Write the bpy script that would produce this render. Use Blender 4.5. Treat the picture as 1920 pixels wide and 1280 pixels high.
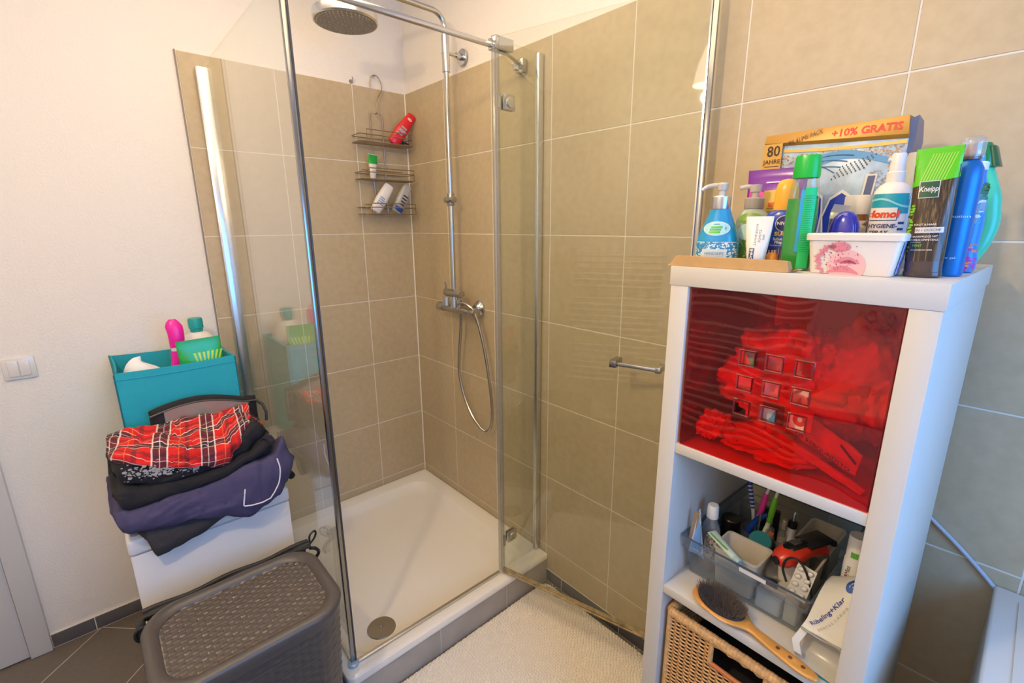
import bpy, bmesh, math, random
from mathutils import Vector, Matrix, noise
random.seed(7)
scene = bpy.context.scene
for o in list(bpy.data.objects): bpy.data.objects.remove(o)
COL = scene.collection
PI = math.pi

# ------------------------------------------------------------------ camera
CAM_POS = (2.251, -1.30937, 1.54641)
F_PX = 882.516
fwd = Vector((-0.72395, 0.64677, -0.23957)).normalized()
cam_yaw, cam_pitch, cam_roll = math.radians(138.231), math.radians(-13.861), math.radians(-0.353)
fwd = Vector((math.cos(cam_pitch)*math.cos(cam_yaw), math.cos(cam_pitch)*math.sin(cam_yaw), math.sin(cam_pitch)))
rt0 = Vector((math.sin(cam_yaw), -math.cos(cam_yaw), 0)); up0 = rt0.cross(fwd)
rt = rt0*math.cos(cam_roll) + up0*math.sin(cam_roll)
up = -rt0*math.sin(cam_roll) + up0*math.cos(cam_roll)
cd = bpy.data.cameras.new('camera'); cam = bpy.data.objects.new('camera', cd); COL.objects.link(cam)
cd.sensor_width = 36; cd.lens = F_PX/1920*36; cd.clip_start = 0.01
m = Matrix((rt, up, -fwd)).transposed().to_4x4(); m.translation = Vector(CAM_POS); cam.matrix_world = m
scene.camera = cam

# ------------------------------------------------------------------ light, world, exposure
scene.view_settings.view_transform = 'Standard'; scene.view_settings.look = 'None'
scene.view_settings.gamma = 1; scene.view_settings.use_curve_mapping = False
scene.view_settings.exposure = 0.02
w = bpy.data.worlds.new('sky'); scene.world = w; w.use_nodes = True
bg = w.node_tree.nodes['Background']; bg.inputs[0].default_value = (0.55, 0.75, 1.0, 1); bg.inputs[1].default_value = 0.8

def area(name, loc, direction, sx, sy, watts, col, spread=PI):
    l = bpy.data.lights.new(name, 'AREA'); l.shape = 'RECTANGLE'; l.size = sx; l.size_y = sy
    l.energy = watts; l.color = col; l.spread = spread
    o = bpy.data.objects.new(name, l); COL.objects.link(o); o.location = loc
    o.rotation_euler = Vector(direction).to_track_quat('-Z', 'Z').to_euler(); return o
# daylight through the window of the right hand wall
area('window_daylight', (3.16, -0.90, 1.50), (-1, -0.05, -0.22), 1.0, 1.0, 25, (0.07, 0.38, 1.0))
# cone lamp, and a soft ceiling fill added for brightness; bodies built further down
def bulb(name, loc, watts, col, r):
    l = bpy.data.lights.new(name, 'POINT'); l.energy = watts; l.color = col; l.shadow_soft_size = r
    o = bpy.data.objects.new(name, l); COL.objects.link(o); o.location = loc; return o
bulb('ceiling_lamp_light', (1.66, -1.66, 2.22), 32, (1.0, 0.77, 0.49), 0.035)
area('added_ceiling_fill', (1.20, -.76, 2.57), (0, 0, -1), 1.7, .74, 11, (1.0, 0.76, 0.47))  # added warm fill, not a known lamp of this room

# ------------------------------------------------------------------ materials
def newmat(name):
    m = bpy.data.materials.new(name); m.use_nodes = True
    return m, m.node_tree, m.node_tree.nodes['Principled BSDF']
def P(name, col, rough=0.5, metal=0.0, bump=0.0, bscale=50, mottle=0.0, mscale=6, spec=0.5, sub=0, trans=0, coat=0, alpha=1):
    m, t, b = newmat(name)
    b.inputs['Base Color'].default_value = (*col, 1); b.inputs['Roughness'].default_value = rough
    b.inputs['Metallic'].default_value = metal; b.inputs['Specular IOR Level'].default_value = spec
    b.inputs['Transmission Weight'].default_value = trans; b.inputs['Coat Weight'].default_value = coat
    b.inputs['Alpha'].default_value = alpha
    if sub: b.inputs['Subsurface Weight'].default_value = sub; b.inputs['Subsurface Scale'].default_value = 0.01
    N = t.nodes; L = t.links
    if bump or mottle:
        g = N.new('ShaderNodeNewGeometry')
    if bump:
        n = N.new('ShaderNodeTexNoise'); n.inputs['Scale'].default_value = bscale; n.inputs['Detail'].default_value = 3
        L.new(g.outputs['Position'], n.inputs['Vector'])
        bn = N.new('ShaderNodeBump'); bn.inputs['Strength'].default_value = bump; bn.inputs['Distance'].default_value = 0.004
        L.new(n.outputs['Fac'], bn.inputs['Height']); L.new(bn.outputs['Normal'], b.inputs['Normal'])
    if mottle:
        n2 = N.new('ShaderNodeTexNoise'); n2.inputs['Scale'].default_value = mscale; n2.inputs['Detail'].default_value = 6
        L.new(g.outputs['Position'], n2.inputs['Vector'])
        r = N.new('ShaderNodeValToRGB')
        r.color_ramp.elements[0].position = 0.3; r.color_ramp.elements[1].position = 0.7
        r.color_ramp.elements[0].color = (*[c*(1-mottle) for c in col], 1)
        r.color_ramp.elements[1].color = (*[min(1, c*(1+mottle)) for c in col], 1)
        L.new(n2.outputs['Fac'], r.inputs['Fac']); L.new(r.outputs['Color'], b.inputs['Base Color'])
    return m
def clear(name, tint, f0=0.04, rough=0.02, glosscol=(1, 1, 1), body=None, bodyw=0.0):
    """clear pane: straight transmission plus a Schlick-weighted mirror coat, optional diffuse body"""
    m = bpy.data.materials.new(name); m.use_nodes = True; t = m.node_tree; N = t.nodes; L = t.links
    for n in list(N): N.remove(n)
    out = N.new('ShaderNodeOutputMaterial'); tr = N.new('ShaderNodeBsdfTransparent'); tr.inputs[0].default_value = (*tint, 1)
    gl = N.new('ShaderNodeBsdfGlossy'); gl.inputs['Roughness'].default_value = rough; gl.inputs['Color'].default_value = (*glosscol, 1)
    g = N.new('ShaderNodeNewGeometry'); d = N.new('ShaderNodeVectorMath'); d.operation = 'DOT_PRODUCT'
    L.new(g.outputs['Normal'], d.inputs[0]); L.new(g.outputs['Incoming'], d.inputs[1])
    a = N.new('ShaderNodeMath'); a.operation = 'ABSOLUTE'; L.new(d.outputs['Value'], a.inputs[0])
    s = N.new('ShaderNodeMath'); s.operation = 'SUBTRACT'; s.inputs[0].default_value = 1; L.new(a.outputs[0], s.inputs[1])
    p = N.new('ShaderNodeMath'); p.operation = 'POWER'; L.new(s.outputs[0], p.inputs[0]); p.inputs[1].default_value = 5
    ma = N.new('ShaderNodeMath'); ma.operation = 'MULTIPLY_ADD'; L.new(p.outputs[0], ma.inputs[0]); ma.inputs[1].default_value = 1-f0; ma.inputs[2].default_value = f0
    base = tr
    if body:
        df = N.new('ShaderNodeBsdfDiffuse'); df.inputs[0].default_value = (*body, 1)
        mb = N.new('ShaderNodeMixShader'); mb.inputs[0].default_value = bodyw
        L.new(tr.outputs[0], mb.inputs[1]); L.new(df.outputs[0], mb.inputs[2]); base = mb
    mx = N.new('ShaderNodeMixShader'); L.new(ma.outputs[0], mx.inputs[0]); L.new(base.outputs[0], mx.inputs[1]); L.new(gl.outputs[0], mx.inputs[2])
    L.new(mx.outputs[0], out.inputs[0]); return m
def emit(name, col, s):
    m, t, b = newmat(name); b.inputs['Base Color'].default_value = (*col, 1)
    b.inputs['Emission Color'].default_value = (*col, 1); b.inputs['Emission Strength'].default_value = s; return m
def s2l(h):
    """sRGB hex to linear"""
    r = [int(h[i:i+2], 16)/255 for i in (0, 2, 4)]
    return tuple(c/12.92 if c <= 0.04045 else ((c+0.055)/1.055)**2.4 for c in r)

# ------------------------------------------------------------------ mesh builder
class MB:
    def __init__(s): s.v = []; s.f = []
    def add(s, vs, fs, M=None):
        n = len(s.v); s.v += [tuple(M @ Vector(v)) if M else tuple(v) for v in vs]; s.f += [tuple(i+n for i in f) for f in fs]; return s
    def box(s, x0, x1, y0, y1, z0, z1, M=None):
        v = [(x, y, z) for x in (x0, x1) for y in (y0, y1) for z in (z0, z1)]
        return s.add(v, [(0,1,3,2),(4,6,7,5),(0,4,5,1),(2,3,7,6),(0,2,6,4),(1,5,7,3)], M)
    def prism(s, poly, z0, z1, M=None):
        n = len(poly); v = [(x, y, z0) for x, y in poly]+[(x, y, z1) for x, y in poly]
        return s.add(v, [tuple(range(n))[::-1], tuple(range(n, 2*n))]+[(i, (i+1) % n, n+(i+1) % n, n+i) for i in range(n)], M)
    def rings(s, R, cap=True, closed=True, M=None):
        k = len(R[0]); v = [p for r in R for p in r]; f = []
        for i in range(len(R)-1):
            for j in range(k if closed else k-1):
                a = i*k+j; b = i*k+(j+1) % k; f.append((a, b, b+k, a+k))
        if cap: f.append(tuple(range(k))[::-1]); f.append(tuple(range((len(R)-1)*k, len(R)*k)))
        return s.add(v, f, M)
    def lathe(s, prof, n=32, c=(0, 0), cap=True, M=None):
        return s.rings([[(c[0]+r*math.cos(2*PI*j/n), c[1]+r*math.sin(2*PI*j/n), z) for j in range(n)] for r, z in prof], cap, M=M)
    def loft(s, sec, n=40, cap=True, M=None):
        return s.rings([[sec_pt(q, 2*PI*j/n) for j in range(n)] for q in sec], cap, M=M)
    def tube(s, pts, r, n=8, cap=True, closed=False, M=None):
        pts = [Vector(p) for p in pts]; N = len(pts); R = []
        t0 = (pts[1]-pts[0]).normalized(); a = Vector((0, 0, 1)) if abs(t0.z) < .9 else Vector((1, 0, 0))
        u = t0.cross(a).normalized()
        for i, p in enumerate(pts):
            if closed: t = (pts[(i+1) % N]-pts[i-1]).normalized()
            else: t = (pts[min(i+1, N-1)]-pts[max(i-1, 0)]).normalized()
            u = (u - t*u.dot(t)).normalized(); w = t.cross(u)
            rr = r(i/(N-1)) if callable(r) else r
            R.append([tuple(p+u*rr*math.cos(2*PI*j/n)+w*rr*math.sin(2*PI*j/n)) for j in range(n)])
        if closed: R.append(R[0]); cap = False
        return s.rings(R, cap, M=M)
    def cyl(s, p0, p1, r0, r1=None, n=24, M=None):
        r1 = r0 if r1 is None else r1
        return s.tube([p0, tuple(Vector(p0).lerp(Vector(p1), .5)), p1], lambda t: r0+(r1-r0)*t, n, M=M)
    def grid(s, fn, nu, nv, M=None, wrap=False):
        v = [fn(i/nu, j/nv) for i in range(nu+1) for j in range(nv+1)]
        f = [(i*(nv+1)+j, (i+1)*(nv+1)+j, (i+1)*(nv+1)+j+1, i*(nv+1)+j+1) for i in range(nu) for j in range(nv)]
        return s.add(v, f, M)
    def build(s, name, m, parent=None, smooth=True, bevel=0, seg=2, ang=35, fix=True, weld=False, **kw):
        me = bpy.data.meshes.new(name); me.from_pydata(s.v, [], s.f)
        bm = bmesh.new(); bm.from_mesh(me)
        if weld: bmesh.ops.remove_doubles(bm, verts=bm.verts, dist=1e-5)
        if fix: bmesh.ops.recalc_face_normals(bm, faces=bm.faces)
        if bevel:
            es = [e for e in bm.edges if len(e.link_faces) == 2 and e.calc_face_angle(0) > 0.6]
            bmesh.ops.bevel(bm, geom=es, offset=bevel, segments=seg, profile=0.5, affect='EDGES', clamp_overlap=True)
        bm.to_mesh(me); bm.free()
        me.materials.append(m)
        if smooth:
            me.polygons.foreach_set('use_smooth', [True]*len(me.polygons))
            me.set_sharp_from_angle(angle=math.radians(ang))
        o = bpy.data.objects.new(name, me); COL.objects.link(o)
        if parent: o.parent = parent
        for k, v in kw.items(): o[k] = v
        return o
def sec_pt(q, a):
    z, hw, hd, p = q[:4]; cx, cy = (q[4], q[5]) if len(q) > 4 else (0, 0)
    c, s_ = math.cos(a), math.sin(a)
    return (cx+hw*math.copysign(abs(c)**(2/p), c), cy+hd*math.copysign(abs(s_)**(2/p), s_), z)
def tag(o, label=None, cat=None, group=None, kind=None):
    if label: o['label'] = label
    if cat: o['category'] = cat
    if group: o['group'] = group
    if kind: o['kind'] = kind
    return o
def thing(name, label, cat, loc=(0, 0, 0), rz=0, group=None, rot=None):
    o = bpy.data.objects.new(name, None); COL.objects.link(o); o.empty_display_size = 0.05
    o.location = loc; o.rotation_euler = rot if rot else (0, 0, rz); return tag(o, label, cat, group)
def struct(name, mb, m, **k):
    return tag(mb.build(name, m, **k), kind='structure')
def rotM(rx=0, ry=0, rz=0, loc=(0, 0, 0)):
    from mathutils import Euler
    M = Euler((rx, ry, rz)).to_matrix().to_4x4(); M.translation = Vector(loc); return M
_tc = {}
def text2d(s, size=1.0, bold=0.0, align='CENTER', sp=1.0):
    """lettering as flat polygons: list of verts (x, z) and faces; centred"""
    if 'M' in s: bold = 0.0
    k = (s, bold, align, sp)
    if k not in _tc:
        c = bpy.data.curves.new('t', 'FONT'); c.body = s; c.size = 1; c.offset = bold; c.align_x = align; c.align_y = 'CENTER'
        c.resolution_u = 2; c.space_character = sp; c.fill_mode = 'FRONT'
        o = bpy.data.objects.new('t', c); me = o.to_mesh()
        _tc[k] = ([(v.co.x, v.co.y) for v in me.vertices], [tuple(p.vertices) for p in me.polygons])
        o.to_mesh_clear(); bpy.data.objects.remove(o); bpy.data.curves.remove(c)
    v, f = _tc[k]; return [(x*size, y*size) for x, y in v], f
class Surf:
    """front surface (towards -y) of a loft given by its sections; prints wrap onto it"""
    def __init__(s, sec): s.sec = sec
    def at(s, x, z, off=0.0004):
        sec = s.sec
        for a, b in zip(sec, sec[1:]):
            if a[0] <= z <= b[0] and b[0] > a[0]: t = (z-a[0])/(b[0]-a[0]); break
        else:
            a = b = sec[0] if z < sec[0][0] else sec[-1]; t = 0
        q = [a[i]+(b[i]-a[i])*t for i in range(1, 4)]
        cx = a[4]+(b[4]-a[4])*t if len(a) > 4 else 0; cy = a[5]+(b[5]-a[5])*t if len(a) > 4 else 0
        u = min(1, abs(x-cx)/q[0]); return (x, cy-q[1]*(1-u**q[2])**(1/q[2])-off, z)
class Flat:
    def __init__(s, y=0): s.y = y
    def at(s, x, z, off=0.0004): return (x, s.y-off, z)
def d_rect(S, x0, x1, z0, z1, off=.0004, nx=14, nz=6, mb=None, shear=0):
    mb = mb or MB(); return mb.grid(lambda a, b: S.at(x0+(x1-x0)*a+shear*b, z0+(z1-z0)*b, off), nx, nz)
def d_ell(S, cx, cz, rx, rz, off=.0005, n=28, mb=None, r0=0):
    mb = mb or MB(); K = 4
    R = [[S.at(cx+rx*(r0+(1-r0)*k/K)*math.cos(2*PI*j/n), cz+rz*(r0+(1-r0)*k/K)*math.sin(2*PI*j/n), off) for j in range(n)] for k in range(K+1)]
    return mb.rings(R, cap=False)
def d_text(S, s, x, z, size, off=.0007, bold=0.0, rot=0, mb=None, squash=1, align='CENTER', shear=0, sp=1.0):
    mb = mb or MB(); v, f = text2d(s, size, bold, align, sp); c, si = math.cos(rot), math.sin(rot)
    v = [((p[0]+shear*p[1])*squash, p[1]) for p in v]
    return mb.add([S.at(x+p[0]*c-p[1]*si, z+p[0]*si+p[1]*c, off) for p in v], f)
def d_poly(S, pts, off=.0005, mb=None):
    mb = mb or MB(); n = len(pts); cx = sum(p[0] for p in pts)/n; cz = sum(p[1] for p in pts)/n
    R = [[S.at(cx+(p[0]-cx)*k/3, cz+(p[1]-cz)*k/3, off) for p in pts] for k in (0, 1, 2, 3)]
    return mb.rings(R, cap=False)
def dec(mb, name, m, parent, **kw):
    return mb.build(name, m, parent, fix=False, smooth=False, **kw)
def decals(parent, *specs):
    for name, m, mb in specs: dec(mb, name, m, parent)
# ------------------------------------------------------------------ setting
CEIL = 2.60; XR = 3.20; YF = -2.30; TILE = 1/3
M_plaster = P('rough plaster', s2l('EDE6DD'), .9, bump=.55, bscale=150)
M_ceiling = P('white ceiling paint', (.85, .83, .8), .95)
M_grout = P('pale grout', s2l('E6DECF'), .85)
def tile_mat():
    m, t, b = newmat('beige stone tile'); N = t.nodes; L = t.links
    g = N.new('ShaderNodeNewGeometry')
    n1 = N.new('ShaderNodeTexNoise'); n1.inputs['Scale'].default_value = 3.2; n1.inputs['Detail'].default_value = 8; n1.inputs['Roughness'].default_value = .62
    n2 = N.new('ShaderNodeTexNoise'); n2.inputs['Scale'].default_value = 38; n2.inputs['Detail'].default_value = 5
    L.new(g.outputs['Position'], n1.inputs['Vector']); L.new(g.outputs['Position'], n2.inputs['Vector'])
    r = N.new('ShaderNodeValToRGB'); e = r.color_ramp.elements
    e[0].position = .32; e[0].color = (*s2l('B9A683'), 1); e[1].position = .68; e[1].color = (*s2l('C3B18F'), 1)
    mx = N.new('ShaderNodeMixRGB'); mx.blend_type = 'MIX'; mx.inputs[0].default_value = .22
    r2 = N.new('ShaderNodeValToRGB'); r2.color_ramp.elements[0].color = (*s2l('B09A7A'), 1); r2.color_ramp.elements[1].color = (*s2l('D0BD9F'), 1)
    r2.color_ramp.elements[0].position = .35; r2.color_ramp.elements[1].position = .65
    L.new(n1.outputs['Fac'], r.inputs[0]); L.new(n2.outputs['Fac'], r2.inputs[0])
    L.new(r.outputs[0], mx.inputs[1]); L.new(r2.outputs[0], mx.inputs[2]); L.new(mx.outputs[0], b.inputs['Base Color'])
    b.inputs['Roughness'].default_value = .42
    bn = N.new('ShaderNodeBump'); bn.inputs['Strength'].default_value = .25; bn.inputs['Distance'].default_value = .004
    L.new(n1.outputs['Fac'], bn.inputs['Height']); L.new(bn.outputs[0], b.inputs['Normal']); return m
M_tile = tile_mat()
M_anth = P('anthracite tile', s2l('5C5A5C'), .5, mottle=.18, mscale=14, bump=.15, bscale=60)
M_white = P('white lacquer', s2l('DED9D2'), .42)
M_whitegloss = P('white gloss', s2l('DFDBD5'), .22)
M_chrome = P('chrome', (.60, .60, .60), .16, 1)
M_alu = P('polished aluminium', (.72, .73, .74), .26, 1)
M_glass = clear('shower glass', (.955, .970, .945), .04)
M_post = P('dark chrome', (.33, .33, .33), .2, 1)
M_seal = clear('clear seal strip', (.78, .78, .74), .08, .15, body=(.6, .58, .52), bodyw=.2)

def floor_mat():
    m, t, b = newmat('brown grey floor tile'); N = t.nodes; L = t.links
    g = N.new('ShaderNodeNewGeometry'); sx = N.new('ShaderNodeSeparateXYZ'); L.new(g.outputs['Position'], sx.inputs[0])
    def mth(op, a, b_=None):
        n = N.new('ShaderNodeMath'); n.operation = op
        for i, q in enumerate((a, b_)):
            if q is None: continue
            if isinstance(q, (int, float)): n.inputs[i].default_value = q
            else: L.new(q, n.inputs[i])
        return n.outputs[0]
    S = .4243; ms = []
    for op, off in (('ADD', 1.5028), ('SUBTRACT', -1.4985)):
        u = mth('DIVIDE', mth('ADD', mth(op, sx.outputs[0], sx.outputs[1]), off), S)
        fr = mth('FRACT', mth('ADD', u, 20.5)); ms.append(mth('LESS_THAN', mth('ABSOLUTE', mth('SUBTRACT', fr, .5)), .0052))
    mask = mth('MAXIMUM', ms[0], ms[1])
    n1 = N.new('ShaderNodeTexNoise'); n1.inputs['Scale'].default_value = 60; n1.inputs['Detail'].default_value = 5; L.new(g.outputs['Position'], n1.inputs[0])
    r = N.new('ShaderNodeValToRGB'); r.color_ramp.elements[0].color = (*s2l('6B6155'), 1); r.color_ramp.elements[1].color = (*s2l('7D7265'), 1)
    L.new(n1.outputs['Fac'], r.inputs[0])
    mx = N.new('ShaderNodeMixRGB'); L.new(mask, mx.inputs[0]); L.new(r.outputs[0], mx.inputs[1]); mx.inputs[2].default_value = (*s2l('D8CDBB'), 1)
    L.new(mx.outputs[0], b.inputs['Base Color']); b.inputs['Roughness'].default_value = .38; return m
M_floor = floor_mat()

struct('floor', MB().box(-.2, XR+.2, YF-.2, .2, -.12, 0), M_floor)
struct('ceiling', MB().box(-.2, XR+.2, YF-.2, .2, CEIL, CEIL+.1), M_ceiling)
wl = struct('wall_left', MB().box(-.2, -.008, YF-.2, .2, 0, CEIL), M_plaster)
wb = struct('wall_back', MB().box(-.2, XR+.2, .008, .2, 0, CEIL), M_plaster)
struct('wall_front', MB().box(-.2, XR+.2, YF-.2, YF, 0, CEIL), M_plaster)
# right wall with the window opening y -1.46..-.34, z .95..2.05
mb = MB(); Y0, Y1, Z0, Z1 = -1.46, -.34, .95, 2.05
mb.box(XR, XR+.2, YF-.2, Y0, 0, CEIL).box(XR, XR+.2, Y1, .2, 0, CEIL).box(XR, XR+.2, Y0, Y1, 0, Z0).box(XR, XR+.2, Y0, Y1, Z1, CEIL)
struct('wall_right', mb, M_plaster)
wn = struct('window_1', MB().box(XR+.03, XR+.08, Y0, Y0+.06, Z0, Z1).box(XR+.03, XR+.08, Y1-.06, Y1, Z0, Z1).box(XR+.03, XR+.08, Y0, Y1, Z0, Z0+.06)
            .box(XR+.03, XR+.08, Y0, Y1, Z1-.06, Z1).box(XR+.03, XR+.08, -.93, -.87, Z0, Z1), M_white, bevel=.004)
MB().box(XR+.05, XR+.055, Y0+.06, Y1-.06, Z0+.06, Z1-.06).build('pane', clear('window glass', (.95, .97, 1)), wn)

ROWS = [.177+k*TILE for k in range(7)]        # row joints, last one is the top edge at 2.177
TOP = 2.177
def tiles(xs, zs, fn):
    mb = MB(); g = .0018
    for a, b in zip(xs, xs[1:]):
        for c, d in zip(zs, zs[1:]):
            if b-a > .02 and d-c > .02: fn(mb, a+g, b-g, c+g, d-g)
    return mb
zs = [.059]+ROWS
# back wall: columns from the room corner
xs = [0]+[.3352+k*.3333 for k in range(9)]+[XR]
tiles(xs, zs, lambda mb, a, b, c, d: mb.box(a, b, 0, .007, c, d)).build('tiles', M_tile, wb, smooth=False, bevel=.0008, seg=1)
MB().box(0, XR, .0012, .0085, .059, TOP+.0005).build('grout', M_grout, wb, smooth=False)
ys = [-.940, -.9378, -.6044, -.2711, 0]
ys = [-.940, -.6044, -.2711, 0]
tiles(ys, zs, lambda mb, a, b, c, d: mb.box(-.007, 0, a, b, c, d)).build('tiles', M_tile, wl, smooth=False, bevel=.0008, seg=1)
MB().box(-.0085, -.0012, -.9415, 0, .059, TOP+.0005).build('grout', M_grout, wl, smooth=False)
MB().box(-.009, .0014, -.9455, -.9408, .059, TOP+.001).build('edge_trim', P('tile edge trim', s2l('8E8170'), .5), wl)
# silicone joint in the room corner
MB().cyl((.001, -.001, .14), (.001, -.001, TOP), .0035, n=10).build('corner_joint', P('silicone', s2l('EDE5D8'), .4), wb)

# skirting tiles
def skirting(name, segs, along, base):
    mb = MB()
    for a, b in segs:
        if along == 'y': mb.box(-.008, .003, a+.0016, b-.0016, .003, .0575)
        else: mb.box(a+.0016, b-.0016, -.003, .008, .003, .0575)
    o = struct(name, mb, M_anth, bevel=.001)
    g = MB()
    if along == 'y': g.box(-.008, .0012, segs[0][0], segs[-1][1], 0, .0585)
    else: g.box(segs[0][0], segs[-1][1], -.0012, .008, 0, .0585)
    g.build('grout', M_grout, o); return o
skirting('baseboard_left', [(-1.640, -1.514), (-1.514, -1.216), (-1.216, -.918), (-.918, -.90)], 'y', 0)
skirting('baseboard_back', [(1.008, 1.098), (1.098, 1.398), (1.398, 1.698), (1.698, 1.998), (1.998, 2.298), (2.298, 2.598), (2.598, 2.898), (2.898, XR)], 'x', 0)

# door with its frame in the left wall
fr = MB().box(-.01, .016, -1.700, -1.640, .002, 2.05).box(-.01, .016, YF+.0, -1.700, 1.98, 2.05)
dr_ = struct('door_1', fr, M_white, bevel=.003)
MB().box(-.01, .004, YF+.01, -1.702, .006, 1.98).build('door_leaf', M_white, dr_, bevel=.002)
MB().box(.004, .008, YF+.02, -1.83, .25, 1.75).build('door_panel', M_white, dr_, bevel=.003)
MB().box(-.008, .012, -1.69, -1.644, 0, .003).build('frame_end', P('bare chipboard', s2l('C98A55'), .8), dr_)

# light switch
sw = thing('light_switch', 'white double rocker light switch on the plaster wall by the door', 'light switch', (-.008, -1.5365, 1.086))
MB().box(0, .008, -.0405, .0405, -.0375, .0375).build('frame', M_whitegloss, sw, bevel=.003)
for s in (-1, 1):
    MB().box(.008, .0115, min(s*.0012, s*.0265), max(s*.0012, s*.0265), -.0265, .0265).build('rocker', M_whitegloss, sw, bevel=.0015)

# ------------------------------------------------------------------ what lies behind the camera and shows in the reflections
rad = thing('towel_radiator', 'white towel radiator with many horizontal bars, seen only mirrored in the red panel', 'radiator', (1.15, YF, 0))
for s in (-1, 1): MB().box(s*.33-.018, s*.33+.018, .045, .075, .3, 1.38).build('upright', M_whitegloss, rad, bevel=.006)
for k in range(22):
    if k in (7, 15): continue
    MB().cyl((-.33, .075, .36+k*.046), (.33, .075, .36+k*.046), .0115, n=12).build('bar', M_whitegloss, rad)
for s in (-1, 1): MB().cyl((s*.33, .004, 1.3), (s*.33, .05, 1.3), .012, n=12).build('wall_bracket', M_whitegloss, rad)
sk = thing('double_wall_socket', 'white double wall socket seen mirrored in the upper right of the red panel', 'socket', (1.72, YF, 1.12))
MB().box(-.075, .075, 0, .01, -.04, .04).build('frame', M_whitegloss, sk, bevel=.003)
for s in (-1, 1):
    q = MB().lathe([(.0215, 0), (.0215, .006), (.017, .006), (.016, -.004)], 28, cap=False, M=rotM(-PI/2, 0, 0, (s*.036, .0105, 0)))
    q.build('socket_well', M_white, sk)
    MB().cyl((s*.036-.0095, .0105, 0), (s*.036-.0095, .0115, 0), .0025, n=10).cyl((s*.036+.0095, .0105, 0), (s*.036+.0095, .0115, 0), .0025, n=10).build('contact', P('dark', (.02,)*3, .5), sk)
vn = thing('washbasin_cabinet', 'low washbasin cabinet with a speckled stone top, seen mirrored in the red panel', 'cabinet', (1.9, YF, 0))
MB().box(-.32, .32, .005, .42, .12, .76).build('body', M_white, vn, bevel=.004)
MB().box(-.34, .34, .0, .44, .76, .80).build('countertop', P('speckled stone', s2l('CFC4B2'), .35, mottle=.5, mscale=160), vn, bevel=.004)
MB().box(-.31, .31, .42, .436, .14, .44).box(-.31, .31, .42, .436, .45, .75).build('drawer_front', M_white, vn, bevel=.003)

# ceiling lamp, mirrored in the glass door
lp = thing('ceiling_lamp', 'lit ceiling lamp with a white cone shade, mirrored in the glass door', 'lamp', (1.66, -1.62, CEIL))
MB().cyl((0, 0, -.02), (0, 0, 0), .05).cyl((0, 0, -.14), (0, 0, -.02), .004, n=8).build('mount', M_white, lp)
MB().lathe([(.02, -.13), (.03, -.14), (.062, -.22), (.085, -.33), (.083, -.33), (.06, -.22), (.028, -.145)], 32, cap=False).build('shade', emit('lit lamp glass', (1, .86, .66), 5.0), lp)

cp = thing('added_fill_panel', 'added flat glowing panel under the ceiling for soft fill light, out of view', 'lamp', (1.20, -.76, CEIL))  # unseen panel added as a housing for the ceiling fill light
MB().box(-.88, .88, -.40, -.38, -.035, -.001).box(-.88, .88, .38, .40, -.035, -.001).box(-.88, -.86, -.40, .40, -.035, -.001).box(.86, .88, -.40, .40, -.035, -.001).build('frame', M_white, cp)
MB().box(-.86, .86, -.38, .38, -.020, -.012).build('fill_glow_plate', emit('fill_glow_plate', (1, .8, .55), .8), cp)
# ------------------------------------------------------------------ shower tray on its tiled plinth
M_enamel = P('white enamel', s2l('EEE8DD'), .16, coat=.3)
M_steel = P('brushed steel', (.42, .40, .37), .33, 1)
TX, TY, TZ = 1.012, -.905, .138
tr = thing('shower_tray', 'white enamel shower tray in the tiled corner, set on a tiled plinth', 'shower tray', (0, 0, 0))
def trayring(x0, x1, y0, y1, r, z, n=10):
    q = rrect(x0, x1, y0, y1, r, z, n)
    e = .0015
    return [(x1 if (i <= n and x > x1-r-1e-6 and y > y1-r-1e-6) else x0 if (x < x0+r+1e-6) else x, y1 if y > y1-r-1e-6 else (y if x > x0+r+1e-6 else (y0 if y < y0+r+1e-6 else y)), z_) for i, (x, y, z_) in enumerate(q)]
def rrect(x0, x1, y0, y1, r, z, n=10):
    pts = []
    for cx, cy, a0 in ((x1-r, y1-r, 0), (x0+r, y1-r, PI/2), (x0+r, y0+r, PI), (x1-r, y0+r, 1.5*PI)):
        for k in range(n+1):
            a = a0+PI/2*k/n; pts.append((cx+r*math.cos(a), cy+r*math.sin(a), z))
    return pts
g = .0025
R = [trayring(g, TX, TY, -g, .026, TZ-.026), trayring(g, TX, TY, -g, .026, TZ-.004), trayring(g, TX-.003, TY+.003, -g, .025, TZ),
     rrect(.070, TX-.050, TY+.048, -.070, .085, TZ-.001), rrect(.077, TX-.055, TY+.053, -.077, .082, TZ-.006),
     rrect(.100, TX-.074, TY+.071, -.098, .08, TZ-.034), rrect(.125, TX-.090, TY+.087, -.12, .08, TZ-.044),
     rrect(.30, TX-.25, TY+.25, -.3, .08, TZ-.050), rrect(.45, TX-.45, TY+.42, -.42, .02, TZ-.051)]
mb = MB().rings(R, cap=False); k = len(R[0]); mb.f.append(tuple(range(8*k, 9*k)))
mb.build('basin', M_enamel, tr, ang=60)
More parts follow.
